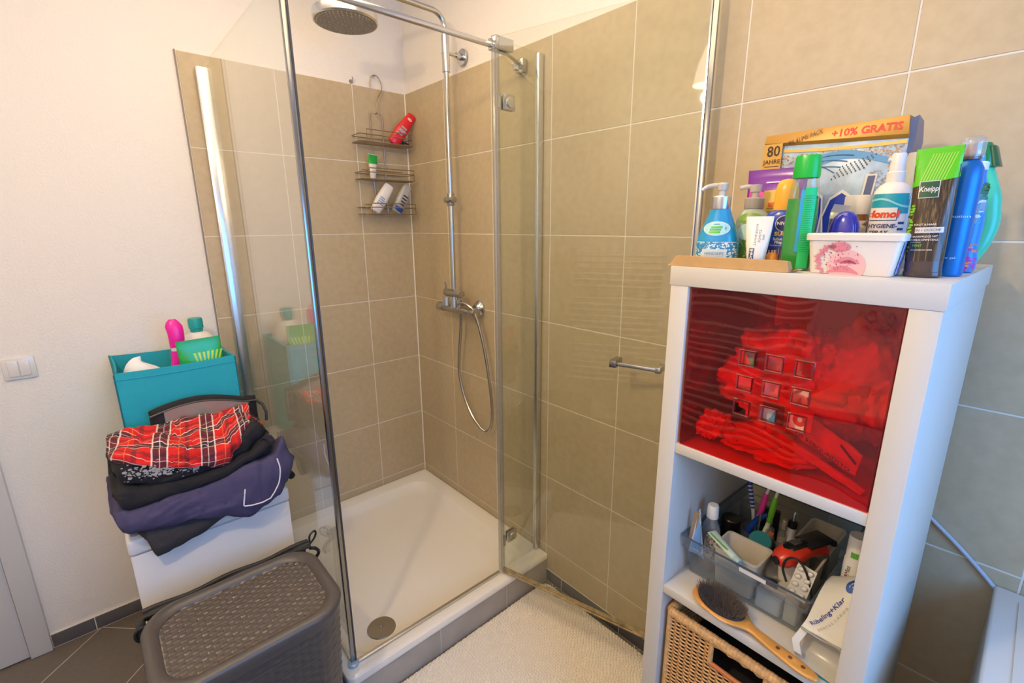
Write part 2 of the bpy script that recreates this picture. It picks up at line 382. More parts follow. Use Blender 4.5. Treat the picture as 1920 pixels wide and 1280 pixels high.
# plinth
def plinth():
    mb = MB(); z0, z1 = .004, TZ-.027; gg = .0014
    for a, b in ((TY+.006, -.560), (-.560, -.238), (-.238, -.001)): mb.box(TX-.014, TX-.0025, a+gg, b-gg, z0, z1)
    for a, b in ((.003, .335), (.335, .668), (.668, TX-.003)): mb.box(a+gg, b-gg, TY+.003, TY+.014, z0, z1)
    return mb
M_plinth = P('grey beige tile', s2l('B3ACA2'), .45, mottle=.1, mscale=9)
plinth().build('plinth_tiles', M_plinth, tr, bevel=.0008, seg=1)
MB().box(.003, TX-.004, TY+.0045, -.003, 0, TZ-.058).build('plinth', M_grout, tr)
MB().box(TX-.007, TX-.0042, TY+.0047, -.003, TZ-.06, TZ-.0275).build('plinth_joint', M_grout, tr)
MB().box(.003, TX-.0075, TY+.0047, TY+.008, TZ-.06, TZ-.0275).build('plinth_joint', M_grout, tr)
# drain
DR = (.842, -.712); zb = TZ-.0490
MB().lathe([(.052, zb-.003), (.052, zb+.0045), (.050, zb+.0070), (.006, zb+.0080), (.0045, zb+.006)], 48, DR).build('drain_cover', M_steel, tr, label='round steel drain cover')
MB().lathe([(.060, zb-.003), (.057, zb+.0035), (.050, zb+.0030)], 40, DR, cap=False).build('drain_ring', M_enamel, tr)

# ------------------------------------------------------------------ glass enclosure
GX, GY, GT = .957, -.866, 2.126
zb0 = TZ+.002
en = thing('shower_enclosure', 'clear glass shower enclosure with chrome edge profiles around the corner tray', 'shower screen', (0, 0, 0))
MB().box(.020, GX-.008, GY-.003, GY+.003, zb0+.006, GT).build('side_panel', M_glass, en, smooth=False)
MB().box(.000, .030, GY-.020, GY+.016, zb0, GT+.002).box(.003, .027, GY-.024, GY-.019, zb0, GT).build('wall_profile', M_alu, en, bevel=.004, label='polished aluminium wall profile on the left')
MB().box(GX-.010, GX+.008, -.028, -.002, zb0, GT).build('wall_profile', M_alu, en, bevel=.003)
# corner post with magnet strip
MB().box(GX-.010, GX+.004, GY-.007, GY+.005, zb0+.004, GT).build('corner_post', M_post, en, bevel=.002)
MB().box(GX-.002, GX+.0035, GY+.0055, GY+.0105, zb0+.004, GT-.01).build('magnet_strip', P('dark seal', (.05, .05, .055), .4), en)
MB().lathe([(.018, zb0), (.017, zb0+.007), (.011, zb0+.010), (.004, zb0+.010)], 24, (GX+.002, GY-.002)).build('post_foot', clear('bluish plastic', (.7, .85, .95), .08, .1, body=(.6, .8, .95), bodyw=.5), en)
MB().box(.03, GX-.012, GY-.005, GY+.005, zb0, zb0+.006).box(GX-.004, GX+.008, GY+.015, -.235, zb0, zb0+.006).build('threshold_strip', M_alu, en, bevel=.001)
# fixed front panel
MB().box(GX-.003, GX+.003, -.212, -.028, zb0+.006, GT).build('fixed_panel', M_glass, en, smooth=False)
# hinges
for z in (1.945, .286):
    MB().box(GX+.003, GX+.011, -.192, -.142, z-.024, z+.024).box(GX-.010, GX-.003, -.192, -.142, z-.024, z+.024).build('hinge_plate', M_chrome, en, bevel=.002)
    MB().cyl((GX+.010, -.165, z), (GX+.0165, -.165, z), .017).build('hinge_cap', M_alu, en, bevel=.001)
    MB().cyl((GX+.012, -.213, z-.022), (GX+.012, -.213, z+.022), .006, n=16).build('hinge_pin', M_chrome, en)
# stabiliser bar over the opening, then diagonal brace to the wall
SZ = 2.104
MB().box(GX-.007, GX+.007, GY+.006, -.235, SZ-.007, SZ+.007).build('stabiliser_bar', M_chrome, en, bevel=.002)
MB().box(GX-.016, GX+.022, -.235, -.222, SZ-.012, SZ+.022).box(GX-.013, GX-.0035, -.222, -.152, SZ-.014, SZ+.028).box(GX+.0035, GX+.016, -.222, -.152, SZ-.008, SZ+.028).build('bar_clamp', M_chrome, en, bevel=.002)
mb = MB(); mb.tube([(GX-.012, -.175, SZ), (.90, -.088, SZ+.002), (.858, -.010, SZ+.004)], .0075, 4).build('brace', M_chrome, en, smooth=False)
MB().box(.838, .878, -.024, -.002, SZ-.018, SZ+.026).build('brace_mount', M_chrome, en, bevel=.003)
MB().box(.842, .874, -.040, -.024, SZ-.012, SZ+.012).build('brace_joint', M_chrome, en, bevel=.003)
# open door
HX, HY, DA = .972, -.222, math.radians(14.6)
door = MB(); DM = rotM(0, 0, DA, (HX, HY, 0)); DW = .664
door.box(.004, DW-.012, -.003, .003, .168, GT, DM).build('door_panel', M_glass, en, smooth=False)
MB().box(DW-.014, DW, -.006, .006, .160, GT, DM).build('door_edge_profile', M_post, en, bevel=.002)
MB().box(DW-.018, DW-.014, -.008, .008, .165, GT, DM).build('door_edge_seal', M_chrome, en)
MB().box(-.004, .004, -.010, .004, .150, GT+.004, DM).cyl((-.012, -.004, .150), (-.012, -.004, GT+.004), .0075, n=14, M=DM).build('hinge_seal', M_seal, en)
M_lime = P('limescale stained seal', s2l('A8946A'), .5, mottle=.4, mscale=40)
MB().box(0, DW-.012, -.0045, .0045, .156, .167, DM).box(0, DW-.012, -.0095, -.0045, .150, .1535, DM).build('drip_seal', M_lime, en, label='yellowed drip seal along the door bottom')
# door handle, on the inner face
MB().box(.450, .598, -.052, -.040, 1.127, 1.139, DM).build('door_handle', M_chrome, en, bevel=.002)
MB().box(.444, .466, -.058, -.0032, 1.122, 1.144, DM).build('handle_post', M_post, en, bevel=.0015)
MB().box(.584, .600, -.053, -.0032, 1.124, 1.142, DM).build('handle_post', M_chrome, en, bevel=.0015)

# ------------------------------------------------------------------ shower column
PX, PY = .487, -.085
sc = thing('shower_column', 'chrome rain shower column with thermostat mixer and hose on the tiled wall', 'shower', (0, 0, 0))
pts = [(PX, PY, 1.265)]+[(PX, PY, z) for z in (1.5, 1.8, 2.1, 2.31)]
for k in range(1, 9):
    a = PI/2*k/8; pts.append((PX, PY-.055*(1-math.cos(a)), 2.31+.055*math.sin(a)))
pts += [(PX, -.25, 2.366), (PX, -.40, 2.366)]
for k in range(1, 9):
    a = PI/2*k/8; pts.append((PX, -.46-.04*math.sin(a), 2.366-.04*(1-math.cos(a))))
pts += [(PX, -.50, 2.29)]
MB().tube(pts, .0105, 16).build('riser_pipe', M_chrome, sc)
MB().lathe([(.0155, 2.155), (.0155, 2.290), (.0135, 2.292)], 20, (PX, PY)).lathe([(.0165, 2.222), (.0165, 2.226)], 20, (PX, PY)).build('pipe_sleeve', M_chrome, sc)
MB().cyl((PX, PY, 2.226), (PX, -.022, 2.226), .007, n=16).cyl((PX, -.035, 2.226), (PX, -.004, 2.226), .013, n=20).build('wall_bracket', M_chrome, sc)
MB().cyl((PX, -.007, 2.226), (PX, -.001, 2.226), .031, .033, n=32).build('wall_rosette', M_chrome, sc, bevel=.001)
MB().cyl((PX-.026, PY-.001, 1.655), (PX+.026, PY-.001, 1.655), .014, n=20).cyl((PX, PY, 1.630), (PX, PY, 1.682), .0155, n=20).cyl((PX+.004, PY-.005, 1.655), (PX+.006, PY-.034, 1.653), .011, n=18).build('slider', M_steel, sc, bevel=.001)
# head
HC = (PX, -.50)
MB().lathe([(.012, 2.292), (.018, 2.285), (.022, 2.272), (.10, 2.268), (.108, 2.262), (.110, 2.252), (.110, 2.237), (.106, 2.232), (.102, 2.232)], 64, HC).build('shower_head', M_alu, sc)
noz = MB().lathe([(.1015, 2.2315), (.03, 2.231)], 64, HC)
for i in range(1, 8):
    for j in range(int(6*i)):
        a = 2*PI*(j+.5*(i % 2))/(6*i); r = .0136*i
        noz.lathe([(.0026, 2.2318), (.0020, 2.2288)], 8, (HC[0]+r*math.cos(a), HC[1]+r*math.sin(a)))
noz.build('nozzle_plate', P('grey nozzle rubber', s2l('A79C8A'), .5), sc)
# mixer
M_mix = P('satin chrome', (.50, .47, .43), .28, 1)
mz = 1.172; my = -.068
MB().cyl((PX-.150, my, mz), (PX-.108, my, mz), .0215, n=32).cyl((PX-.106, my, mz), (PX+.096, my, mz), .0200, n=32).cyl((PX+.098, my, mz), (PX+.142, my, mz), .0215, n=32).build('mixer_body', M_mix, sc, bevel=.0015)
for s in (-1, 1):
    MB().cyl((PX+s*.075, -.026, mz), (PX+s*.075, my, mz), .011, n=20).build('wall_union', M_mix, sc)
    MB().lathe([(.036, 0), (.035, .006), (.020, .018), (.016, .030)], 32, M=rotM(PI/2, 0, 0, (PX+s*.079, -.001, mz+.008))).build('wall_rosette', M_chrome, sc)
MB().cyl((PX-.062, PY, mz+.015), (PX-.062, PY, mz+.055), .0195, n=24).build('selector_base', M_alu, sc)
MB().cyl((PX, PY, mz+.012), (PX, PY, mz+.062), .015, n=20).cyl((PX, PY, mz+.020), (PX, PY, mz+.046), .018, n=20).build('riser_nut', M_alu, sc)
MB().cyl((PX-.066, PY, mz+.076), (PX+.058, PY, mz+.076), .0175, n=28).build('diverter', M_mix, sc, bevel=.001)
MB().cyl((PX-.060, PY, mz+.090), (PX-.062, PY-.006, mz+.125), .0035, n=10).build('diverter_lever', M_mix, sc)
MB().cyl((PX+.038, PY, mz+.012), (PX+.038, PY, mz+.062), .0075, n=16).build('hose_outlet', M_mix, sc)
# hose
def crom(P_, n=10):
    out = []; P_ = [Vector(p) for p in P_]; Q = [P_[0]*2-P_[1]]+P_+[P_[-1]*2-P_[-2]]
    for i in range(1, len(Q)-2):
        for k in range(n):
            t = k/n; a, b, c, d = Q[i-1:i+3]
            out.append(.5*((2*b)+(c-a)*t+(2*a-5*b+4*c-d)*t*t+(3*b-a-3*c+d)*t**3))
    out.append(P_[-1]); return out
hp = [(PX+.020, -.066, 1.150), (PX+.012, -.062, 1.09), (PX-.022, -.052, .95), (PX-.030, -.050, .86), (PX+.000, -.048, .75), (PX+.055, -.046, .665), (PX+.115, -.044, .618),
      (PX+.165, -.044, .612), (PX+.205, -.046, .66), (PX+.215, -.050, .76), (PX+.200, -.054, .90), (PX+.170, -.062, 1.06), (PX+.135, -.075, 1.175), (PX+.105, -.092, 1.208), (PX+.07, -.100, 1.214), (PX+.040, -.092, 1.205)]
hc = crom(hp, 26); L_ = len(hc)
MB().tube(hc, lambda t: .0068+.0004*math.sin(t*L_*PI), 10).build('hose', M_mix, sc)

# hook in the wall and the hanging wire caddy
nail = thing('wall_hook', 'small metal wall hook left of the wire caddy above the tiles', 'hook', (-.008, -.271, 2.189))
MB().cyl((0, 0, 0), (.004, 0, 0), .009, n=16).build('plate', M_steel, nail)
MB().tube([(.004, 0, .003), (.018, 0, -.002), (.022, 0, .008), (.018, 0, .016)], .002, 8).build('prong', M_steel, nail)
M_wire = P('tarnished wire', (.40, .34, .27), .3, 1)
cy = thing('shower_caddy', 'three tier wire shower caddy hanging in the tiled corner', 'shower caddy', (0, 0, 0))
CYc = -.170
hk = [(.030, CYc+.002, 2.064), (.030, CYc+.002, 2.105), (.026, CYc+.012, 2.135), (.020, CYc+.034, 2.165), (.016, CYc+.038, 2.195), (.014, CYc+.026, 2.222), (.012, CYc+.008, 2.231), (.010, CYc-.010, 2.220), (.008, CYc-.016, 2.195), (.006, CYc-.016, 2.178)]
MB().tube(crom(hk, 6), .0024, 8).build('hanger_hook', M_wire, cy)
nl = MB().cyl((-.008, CYc+.008, 2.226), (.022, CYc+.008, 2.226), .0022, n=10); nl.build('screw', M_steel, cy)
MB().tube([(.012, CYc-.030, 1.612), (.012, CYc-.030, 2.064), (.012, CYc+.032, 2.064), (.012, CYc+.032, 1.612)], 0.0027, 8, ).cyl((.012, CYc, 2.062), (.030, CYc+.002, 2.066), .003, n=8).build('back_frame', M_wire, cy)
def basket(z, h, y0, y1, D=.105, raised=True):
    mb = MB(); r = .0023
    def loop(zz, x0=.012, x1=D, yy0=y0, yy1=y1, rr=.018):
        p = rrect(x0, x1, yy0, yy1, rr, zz, 5); mb.tube(p, r, 6, closed=True)
    loop(z); loop(z+.030)
    if raised: # front rail standing up
        mb.tube([(D, y0+.035, z), (D, y0+.035, z+h), (D, y1-.008, z+h), (D, y1-.008, z)], r, 6)
        mb.tube([(.03, y0+.035, z+.045), (.03, y1-.03, z+.045)], r, 6)
    for k in range(1, 8):
        x = .012+(D-.012)*k/8; mb.tube([(x, y0+.004, z), (x, y1-.004, z)], .0013, 5)
    for y in (y0+.05, y1-.05): mb.tube([(.012, y, z-.001), (D, y, z-.001)], .0015, 5)
    return mb.build('basket', M_wire, cy)
BY0, BY1 = -.302, -.026
basket(1.922, .052, BY0, BY1); basket(1.760, .048, BY0, BY1); basket(1.603, .048, BY0, BY1)
# ------------------------------------------------------------------ white cabinet, boxes and clothes left of the shower
M_cab = P('white painted board', s2l('ECE8E4'), .38)
CX, CZ = .620, .658
cb = thing('low_cabinet', 'low white cabinet with a lid, carrying the clothes pile beside the shower glass', 'cabinet', (0, 0, 0))
MB().box(.006, CX-.004, -1.354, -.912, .004, .604).build('body', M_cab, cb, bevel=.004)
MB().box(.004, CX, -1.357, -.909, .607, CZ).build('lid', M_cab, cb, bevel=.010, seg=3)
MB().lathe([(.011, CZ), (.010, CZ+.004), (.004, CZ+.005)], 20, (.585, -1.335)).build('button', P('grey plastic', s2l('8B8B8E'), .4), cb, label='small round grey button at the lid corner')

M_teal = P('turquoise fabric', s2l('22A9BC'), .8, bump=.25, bscale=500)
BX0, BX1, BYa, BYb, BZ0, BZ1 = .022, .325, -1.303, -.958, CZ+.001, 1.090
tb = thing('storage_box', 'turquoise fabric storage box full of cleaning products, on the low white cabinet', 'storage box', (0, 0, 0))
def box_wall():
    mb = MB(); n = 12; tz = lambda s: BZ1-.006*math.sin(PI*s)
    t = .006
    O = [(BX0, BYa), (BX1, BYa+.002), (BX1, BYb), (BX0, BYb+.004)]
    I = [(BX0+t, BYa+t), (BX1-t, BYa+t), (BX1-t, BYb-t), (BX0+t, BYb-t)]
    RO, RI = [], []
    for poly, out in ((O, RO), (I, RI)):
        for i in range(4):
            a, b = poly[i], poly[(i+1) % 4]
            for k in range(n):
                s = k/n; bow = -.006*math.sin(PI*s)
                nx, ny = (b[1]-a[1]), -(b[0]-a[0]); l = math.hypot(nx, ny)
                out.append((a[0]+(b[0]-a[0])*s+nx/l*bow, a[1]+(b[1]-a[1])*s+ny/l*bow, s))
    rings = [[(x, y, BZ0) for x, y, s in RO]]+[[(x, y, BZ0+(tz(s)-BZ0)*f) for x, y, s in RO] for f in (.5, .97, 1)]
    rings += [[(x, y, tz(s)) for x, y, s in RI], [(x, y, BZ0+.02) for x, y, s in RI]]
    mb.rings(rings, cap=True); return mb
box_wall().build('body', M_teal, tb, ang=60, bevel=0)
hem = MB()
for (a, b) in (((BX1+.001, BYa), (BX1+.001, BYb)),):
    pts = [(a[0]-.006*math.sin(PI*k/10), a[1]+(b[1]-a[1])*k/10, BZ1-.022-.006*math.sin(PI*k/10)) for k in range(11)]
    hem.tube(pts, .0012, 6)
hem.build('seam', M_teal, tb)
e = MB()
M_pip = P('dark teal piping', s2l('11707C'), .8)
for y in (BYa, BYb): MB().tube([(BX1, y, BZ0+.01), (BX1, y, BZ1-.004)], .0022, 6).build('piping', M_pip, tb)
MB().tube([(BX1, BYa+.002, BZ1), (BX0, BYa, BZ1)], .0022, 6).build('piping', M_pip, tb)

# things standing in the box (they reach down to its floor)
M_pink = P('pink plastic', s2l('F01BA0'), .3)
FZ = BZ0+.022
pb = thing('spray_bottle', 'slim bright pink cleaner bottle with a white neck band in the turquoise box', 'bottle', (.215, -1.113, FZ), math.radians(-4))
MB().loft([(0, .024, .030, 3), (.28, .026, .030, 3), (.33, .026, .030, 2.6), (.375, .0245, .028, 2.3), (.435, .019, .022, 2)]).build('body', M_pink, pb)
MB().lathe([(.0205, .435), (.0205, .446), (.018, .447)], 24).build('neck_band', M_white, pb, label='white neck band')
MB().loft([(.446, .018, .022, 2), (.475, .020, .024, 2.2, 0, .002), (.50, .019, .025, 2.4, 0, .002), (.522, .015, .026, 2.4, 0, .0), (.536, .012, .020, 2, 0, -.002), (.548, .005, .010, 2, 0, -.002)]).build('cap', M_pink, pb)
M_wplastic = P('white plastic', s2l('EDE6E2'), .35, sub=.1)
db = thing('detergent_bottle', 'white detergent bottle with a turquoise screw cap in the turquoise box', 'bottle', (.115, -1.034, FZ), 0)
MB().loft([(0, .052, .060, 3.2), (.32, .052, .066, 3), (.395, .052, .066, 2.8), (.435, .048, .060, 2.4), (.465, .034, .040, 2), (.475, .021, .021, 2)]).build('body', M_wplastic, db)
MB().tube(crom([(-.062, .0, .32), (-.070, 0, .37), (-.060, 0, .41), (-.046, 0, .44)], 6), .010, 12).build('grip', M_wplastic, db)
M_tcap = P('turquoise plastic', s2l('1FA39B'), .35)
MB().lathe([(.021, .476), (.0215, .488), (.0245, .490), (.0245, .520), (.022, .528), (.004, .529)], 36).build('cap', M_tcap, db)
for k in range(18):
    a = 2*PI*k/18
gb = thing('wipes_bag', 'green refill bag with lime stripes leaning in the turquoise box', 'bag', (.272, -1.038, FZ), math.radians(90), rot=(math.radians(-2), math.radians(-2), math.radians(88)))
M_gbag = P('green foil', s2l('1FA845'), .25, spec=.7)
def pillow(w, h, th, n=18, crimp=.92, seedv=0, wob=.003):
    mb = MB(); R = []
    for i in range(n+1):
        z = h*i/n; e = math.sin(PI*min(1, max(0, (i/n)/crimp))) if i/n < crimp else 0
        t = th*max(.03, e**.6) if e > 0 else th*.03
        R.append((z, w*(1-.03*math.sin(PI*i/n)), t, 2.2, 0, wob*noise.noise(Vector((seedv, z*20, 0)))))
    return R
secG = pillow(.068, .474, .028, 20)
MB().loft(secG, 40).build('bag', M_gbag, gb)
SG = Surf(secG); mb = MB()
for k in range(7):
    x0 = -.03+k*.011; mb_ = d_poly(SG, [(x0*.5+.008, .335), (x0*.5+.012, .335), (x0*1.3+.024, .425), (x0*1.3+.016, .425)], mb=mb)
dec(mb, 'stripes', P('lime print', s2l('B9E04A'), .35), gb)
dec(d_rect(SG, -.058, -.026, .362, .380), 'label', P('navy print', s2l('2A2B6E'), .4), gb)
dec(d_rect(SG, -.052, -.034, .3685, .3715, off=.0007, nz=1), 'print_line', M_white, gb)
wh = thing('sponge_cloth', 'white rounded bundle lying in the left end of the turquoise box', 'cloth', (.215, -1.222, 1.045))
mb = MB()
def whf(u, v):
    a, b = 2*PI*u, PI*v; n_ = 1+.08*noise.noise(Vector((math.cos(a)*2, math.sin(a)*2, v*3)))
    return (.045*math.sin(b)*math.cos(a)*n_, .056*math.sin(b)*math.sin(a)*n_, -.05*math.cos(b)*n_*(1-.35*math.sin(a)))
mb.grid(whf, 32, 20); mb.build('bundle', P('white towelling', s2l('EFEDEC'), .9), wh, weld=True)
st = MB().box(BX0+.03, BX1-.05, BYa+.018, -1.17, BZ0+.021, 1.0)
o = st.build('towel_stack', P('grey cloth', s2l('8E8E90'), .95, bump=.5, bscale=90), None, bevel=.01)
tag(o, 'folded grey cloths filling the turquoise box under the white bundle', 'cloth')

# ------------------------------------------------------------------ the clothes pile
def lerpc(c, y):
    if y <= c[0][0]: return c[0][1:]
    for a, b in zip(c, c[1:]):
        if a[0] <= y <= b[0]:
            t = (y-a[0])/(b[0]-a[0]); t = t*t*(3-2*t); return [p+(q-p)*t for p, q in zip(a[1:], b[1:])]
    return c[-1][1:]
def fold_layer(curve, xb, zbb, ztb, seed=0, amp=.006, ns=150, ledge=CX+.010, base=CZ+.004, wfreq=9, rough=1):
    """curve: (y, z bottom, z top, x front). One folded garment: closed body whose front shows the fold"""
    mb = MB(); R = []; uv = []; y0, y1 = curve[0][0], curve[-1][0]
    for i in range(ns+1):
        s = i/ns; y = y0+(y1-y0)*s; zB, zT, xf = lerpc(curve, y); e = min(1, (math.sin(PI*s)*4.5)**.6)
        mid = (zB+zT)/2; zBe = mid+(zB-mid)*e; zTe = mid+(zT-mid)*e
        ring = []
        lo = max(zBe, base)
        path = []
        nb = 8
        for k in range(nb): path.append((xb+(ledge-.02-xb)*k/(nb-1), zbb+(lo-zbb)*k/(nb-1), .2))
        if zBe < base-.002: path += [(ledge, base, .2), (ledge+.002, (base+zBe)/2, .4)]
        else: path += [(ledge-.006, lo, .3), (ledge+.002, lo, .4)]
        h = (zTe-zBe)/2; bul = min(.022, h*.8)
        for k in range(21):
            a = -PI/2+PI*k/20; path.append((xf-.006+(bul)*math.cos(a), (zBe+zTe)/2+h*math.sin(a), 1))
        nt = 30
        for k in range(1, nt+1):
            t = k/nt; path.append((xf-.006+(xb-xf+.006)*t, zTe+(ztb-zTe)*math.sin(t*PI/2)**1.2, 1))
        acc = 0
        for k, (x, z, wgt) in enumerate(path):
            n1 = noise.noise(Vector((y*wfreq+seed*7.1, x*wfreq*.8, z*wfreq*1.3+seed)))
            n2 = noise.noise(Vector((y*28+seed, x*22, z*30)))
            cr = max(0, 1-abs(noise.noise(Vector((y*5+seed*3, (x*.6-z)*26+2.5*noise.noise(Vector((y*4, seed, 0))), seed*1.7))))*5.5)
            cr2 = max(0, 1-abs(noise.noise(Vector((y*11+seed, (x+z)*9+seed*2.3, 4.2))))*6)
            d = amp*wgt*(n1*1.3+n2*.55*rough)-wgt*(.0062*cr**1.5+.0035*cr2**1.5)*min(1, amp/.006)
            ring.append((x+d*.7, y+d*.3, z+d*.8))
            uv.append((y, k*.0))
        R.append(ring)
    mb.rings(R, cap=True, closed=True)
    # arc length coordinates for woven patterns
    K = len(R[0]); co = []
    for r in R:
        L_ = 0; prev = r[0]; row = []
        for p in r: L_ += math.dist(p, prev); prev = p; row.append((p[1], L_))
        off = row[18][1]; co += [(a, b-off) for a, b in row]
    return mb, co
def put_uv(o, co):
    me = o.data; uvl = me.uv_layers.new(name='UVMap')
    for l in me.loops: uvl.data[l.index].uv = co[l.vertex_index]
M_char = P('charcoal cotton', s2l('3C3A3D'), .95, bump=.35, bscale=700)
M_navy = P('navy purple jersey', s2l('4A4566'), .92, bump=.3, bscale=600)
M_blk = P('black cotton', s2l('232226'), .95, bump=.3, bscale=600)
def garment(name, label, mat_, curve, xb, zbb, ztb, seed, amp=.006, **k):
    t = thing(name, label, 'clothing', (0, 0, 0), group='clothes piled on the low white cabinet')
    mb, co = fold_layer(curve, xb, zbb, ztb, seed, amp, **k)
    o = mb.build('fabric', mat_, t, ang=80); put_uv(o, co); return t
garment('folded_trousers', 'charcoal garment at the bottom of the clothes pile with a corner hanging down', M_char,
        [(-1.325, .672, .700, .640), (-1.316, .664, .703, .646), (-1.292, .598, .704, .652), (-1.270, .600, .704, .653), (-1.248, .606, .703, .652), (-1.195, .616, .700, .650), (-1.10, .648, .694, .646), (-1.02, .664, .684, .640)], .335, CZ+.003, CZ+.03, 1, .004)
nv = garment('folded_sweatshirt', 'navy purple sweatshirt with white piping low in the clothes pile', M_navy,
        [(-1.374, .755, .795, .640), (-1.362, .695, .806, .655), (-1.330, .706, .776, .668), (-1.22, .690, .780, .672), (-1.12, .664, .782, .674), (-1.04, .632, .806, .676), (-.995, .652, .812, .676), (-.95, .668, .820, .670), (-.915, .70, .862, .655), (-.880, .745, .80, .640)], .335, CZ+.030, .76, 2, .009, wfreq=12)
pip = [(.700, -1.058, .700), (.702, -1.062, .674), (.702, -1.022, .668), (.698, -.985, .676), (.692, -.955, .700), (.690, -.945, .722), (.676, -.955, .775)]
MB().tube([(.692, -1.052, .742), (.695, -1.058, .716), (.697, -1.063, .692), (.6975, -1.061, .688), (.697, -1.040, .682), (.696, -1.010, .679), (.696, -.985, .684)]+crom([(.694, -.970, .700), (.690, -.952, .728), (.686, -.943, .770), (.678, -.946, .805)], 6), .0022, 6).build('piping', P('white piping', s2l('E8E2EA'), .7), nv, label='white piping')
garment('folded_shirt', 'black shirt folded below the printed one in the clothes pile', M_blk,
        [(-1.362, .790, .852, .630), (-1.345, .775, .845, .656), (-1.22, .782, .820, .664), (-1.10, .785, .822, .664), (-1.02, .812, .842, .660), (-.975, .822, .866, .650), (-.945, .815, .850, .640)], .335, .76, .83, 3, .009, wfreq=14)
t3 = garment('folded_shirt', 'black shirt with a white print directly under the red plaid shirt', M_blk,
        [(-1.350, .855, .905, .618), (-1.338, .846, .918, .640), (-1.22, .818, .872, .652), (-1.10, .822, .872, .650), (-1.03, .842, .900, .640), (-.98, .864, .925, .618), (-.948, .86, .905, .60)], .405, .83, .895, 4, .010, wfreq=13)
# speckled print on the front fold
mb = MB(); R_ = random.Random(3)
def on_front(y, z):
    zB, zT, xf = .83, .89, .652; return (xf+.013, y, z)
for k in range(260):
    y = R_.uniform(-1.33, -1.16); z = .888-.35*(y+1.33)*.55+R_.gauss(0, .010); r = R_.uniform(.0006, .0019)
    if R_.random() < .25: r *= 2.2
    mb.rings([[(.652+.0215-abs(z-.86)*.12, y+r*f*math.cos(a*PI/4)*1.4, z+r*f*math.sin(a*PI/4)) for a in range(8)] for f in (.05, 1)], cap=False)
dec(mb, 'print', P('cracked white print', s2l('A9A6A3'), .9), t3, label='cracked white print')

def plaid_mat():
    m, t, b = newmat('red plaid'); N = t.nodes; L = t.links; b.inputs['Roughness'].default_value = .92
    uv = N.new('ShaderNodeUVMap'); uv.uv_map = 'UVMap'; mp = N.new('ShaderNodeMapping'); mp.inputs['Rotation'].default_value = (0, 0, math.radians(8))
    L.new(uv.outputs[0], mp.inputs[0]); sx = N.new('ShaderNodeSeparateXYZ'); L.new(mp.outputs[0], sx.inputs[0])
    def M_(op, a, b_=None, c=None):
        n = N.new('ShaderNodeMath'); n.operation = op
        for i, q in enumerate((a, b_, c)):
            if q is None: continue
            if isinstance(q, (int, float)): n.inputs[i].default_value = q
            else: L.new(q, n.inputs[i])
        return n.outputs[0]
    def band(ax, per, c, wd, ph=0):
        f = M_('FRACT', M_('ADD', M_('DIVIDE', sx.outputs[ax], per), 50+ph)); return M_('LESS_THAN', M_('ABSOLUTE', M_('SUBTRACT', f, c)), wd)
    col = None
    def mix(prev, colr, fac, k):
        mx = N.new('ShaderNodeMixRGB'); L.new(M_('MULTIPLY', fac, k), mx.inputs[0])
        if isinstance(prev, tuple): mx.inputs[1].default_value = (*prev, 1)
        else: L.new(prev, mx.inputs[1])
        mx.inputs[2].default_value = (*colr, 1); return mx.outputs[0]
    per = .115; red = s2l('D6201C'); dk = s2l('1E2230'); wh_ = s2l('F0E4DA'); ye = s2l('F07A3C')
    col = mix(red, dk, band(0, per, .25, .15), .80); col = mix(col, dk, band(1, per, .25, .15), .80)
    col = mix(col, dk, band(0, per, .78, .045), .5); col = mix(col, dk, band(1, per, .78, .045), .5)
    for c in (.10, .40): col = mix(col, wh_, band(0, per, c, .016), .72); col = mix(col, wh_, band(1, per, c, .016), .72)
    for c in (.25, .62): col = mix(col, ye if c > .5 else wh_, band(0, per, c, .010), .6); col = mix(col, wh_, band(1, per, c, .010), .55)
    L.new(col, b.inputs['Base Color'])
    n = N.new('ShaderNodeTexNoise'); n.inputs['Scale'].default_value = 900; bn = N.new('ShaderNodeBump'); bn.inputs['Strength'].default_value = .2; bn.inputs['Distance'].default_value = .001
    L.new(n.outputs['Fac'], bn.inputs['Height']); L.new(bn.outputs[0], b.inputs['Normal']); return m
garment('plaid_shirt', 'red plaid flannel shirt crumpled on top of the clothes pile', plaid_mat(),
        [(-1.352, .912, .934, .626), (-1.335, .910, .948, .640), (-1.28, .884, .940, .652), (-1.25, .866, .935, .660), (-1.17, .842, .915, .668), (-1.08, .830, .905, .666), (-1.055, .862, .910, .652), (-1.00, .890, .925, .60), (-.962, .905, .930, .52)], .410, .885, .925, 5, .019, wfreq=13, base=CZ+.004, ledge=.62, rough=1.5, ns=150)
# toiletry bag
kb = thing('toiletry_bag', 'black zipped bag with a clear window lying between the plaid shirt and the turquoise box', 'bag', (0, 0, 0))
sec = []
R = []
for i in range(25):
    s = i/24; y = -1.238+s*.318; zt = .958+.028*math.sin(PI*min(1, s*1.15))-.02*s; zb = .80; th = .030*min(1, (math.sin(PI*s)*5)**.5)+.002
    R.append([(.372+th*math.copysign(abs(math.cos(a))**.6, math.cos(a)), y, (zt+zb)/2+(zt-zb)/2*math.copysign(abs(math.sin(a))**.55, math.sin(a))) for a in [2*PI*k/20 for k in range(20)]])
MB().rings(R).build('body', M_blk, kb, ang=60)
R = [[(.372+.030*f, r[0][1], .0) for f in (-.6, -.2, .2, .6)] for r in R]
mb = MB(); mb.grid(lambda a, b: (.372+.0325*min(1, math.sin(PI*(.12+.80*a))*3), -1.238+.318*(.12+.80*a), (.958+.028*math.sin(PI*min(1, (.12+.80*a)*1.15))-.02*(.12+.80*a))-.012-.060*b), 24, 3)
mb.build('clear_window', clear('smoky vinyl', (.45, .43, .40), .14, .10, body=(.34, .31, .27), bodyw=.8), kb)
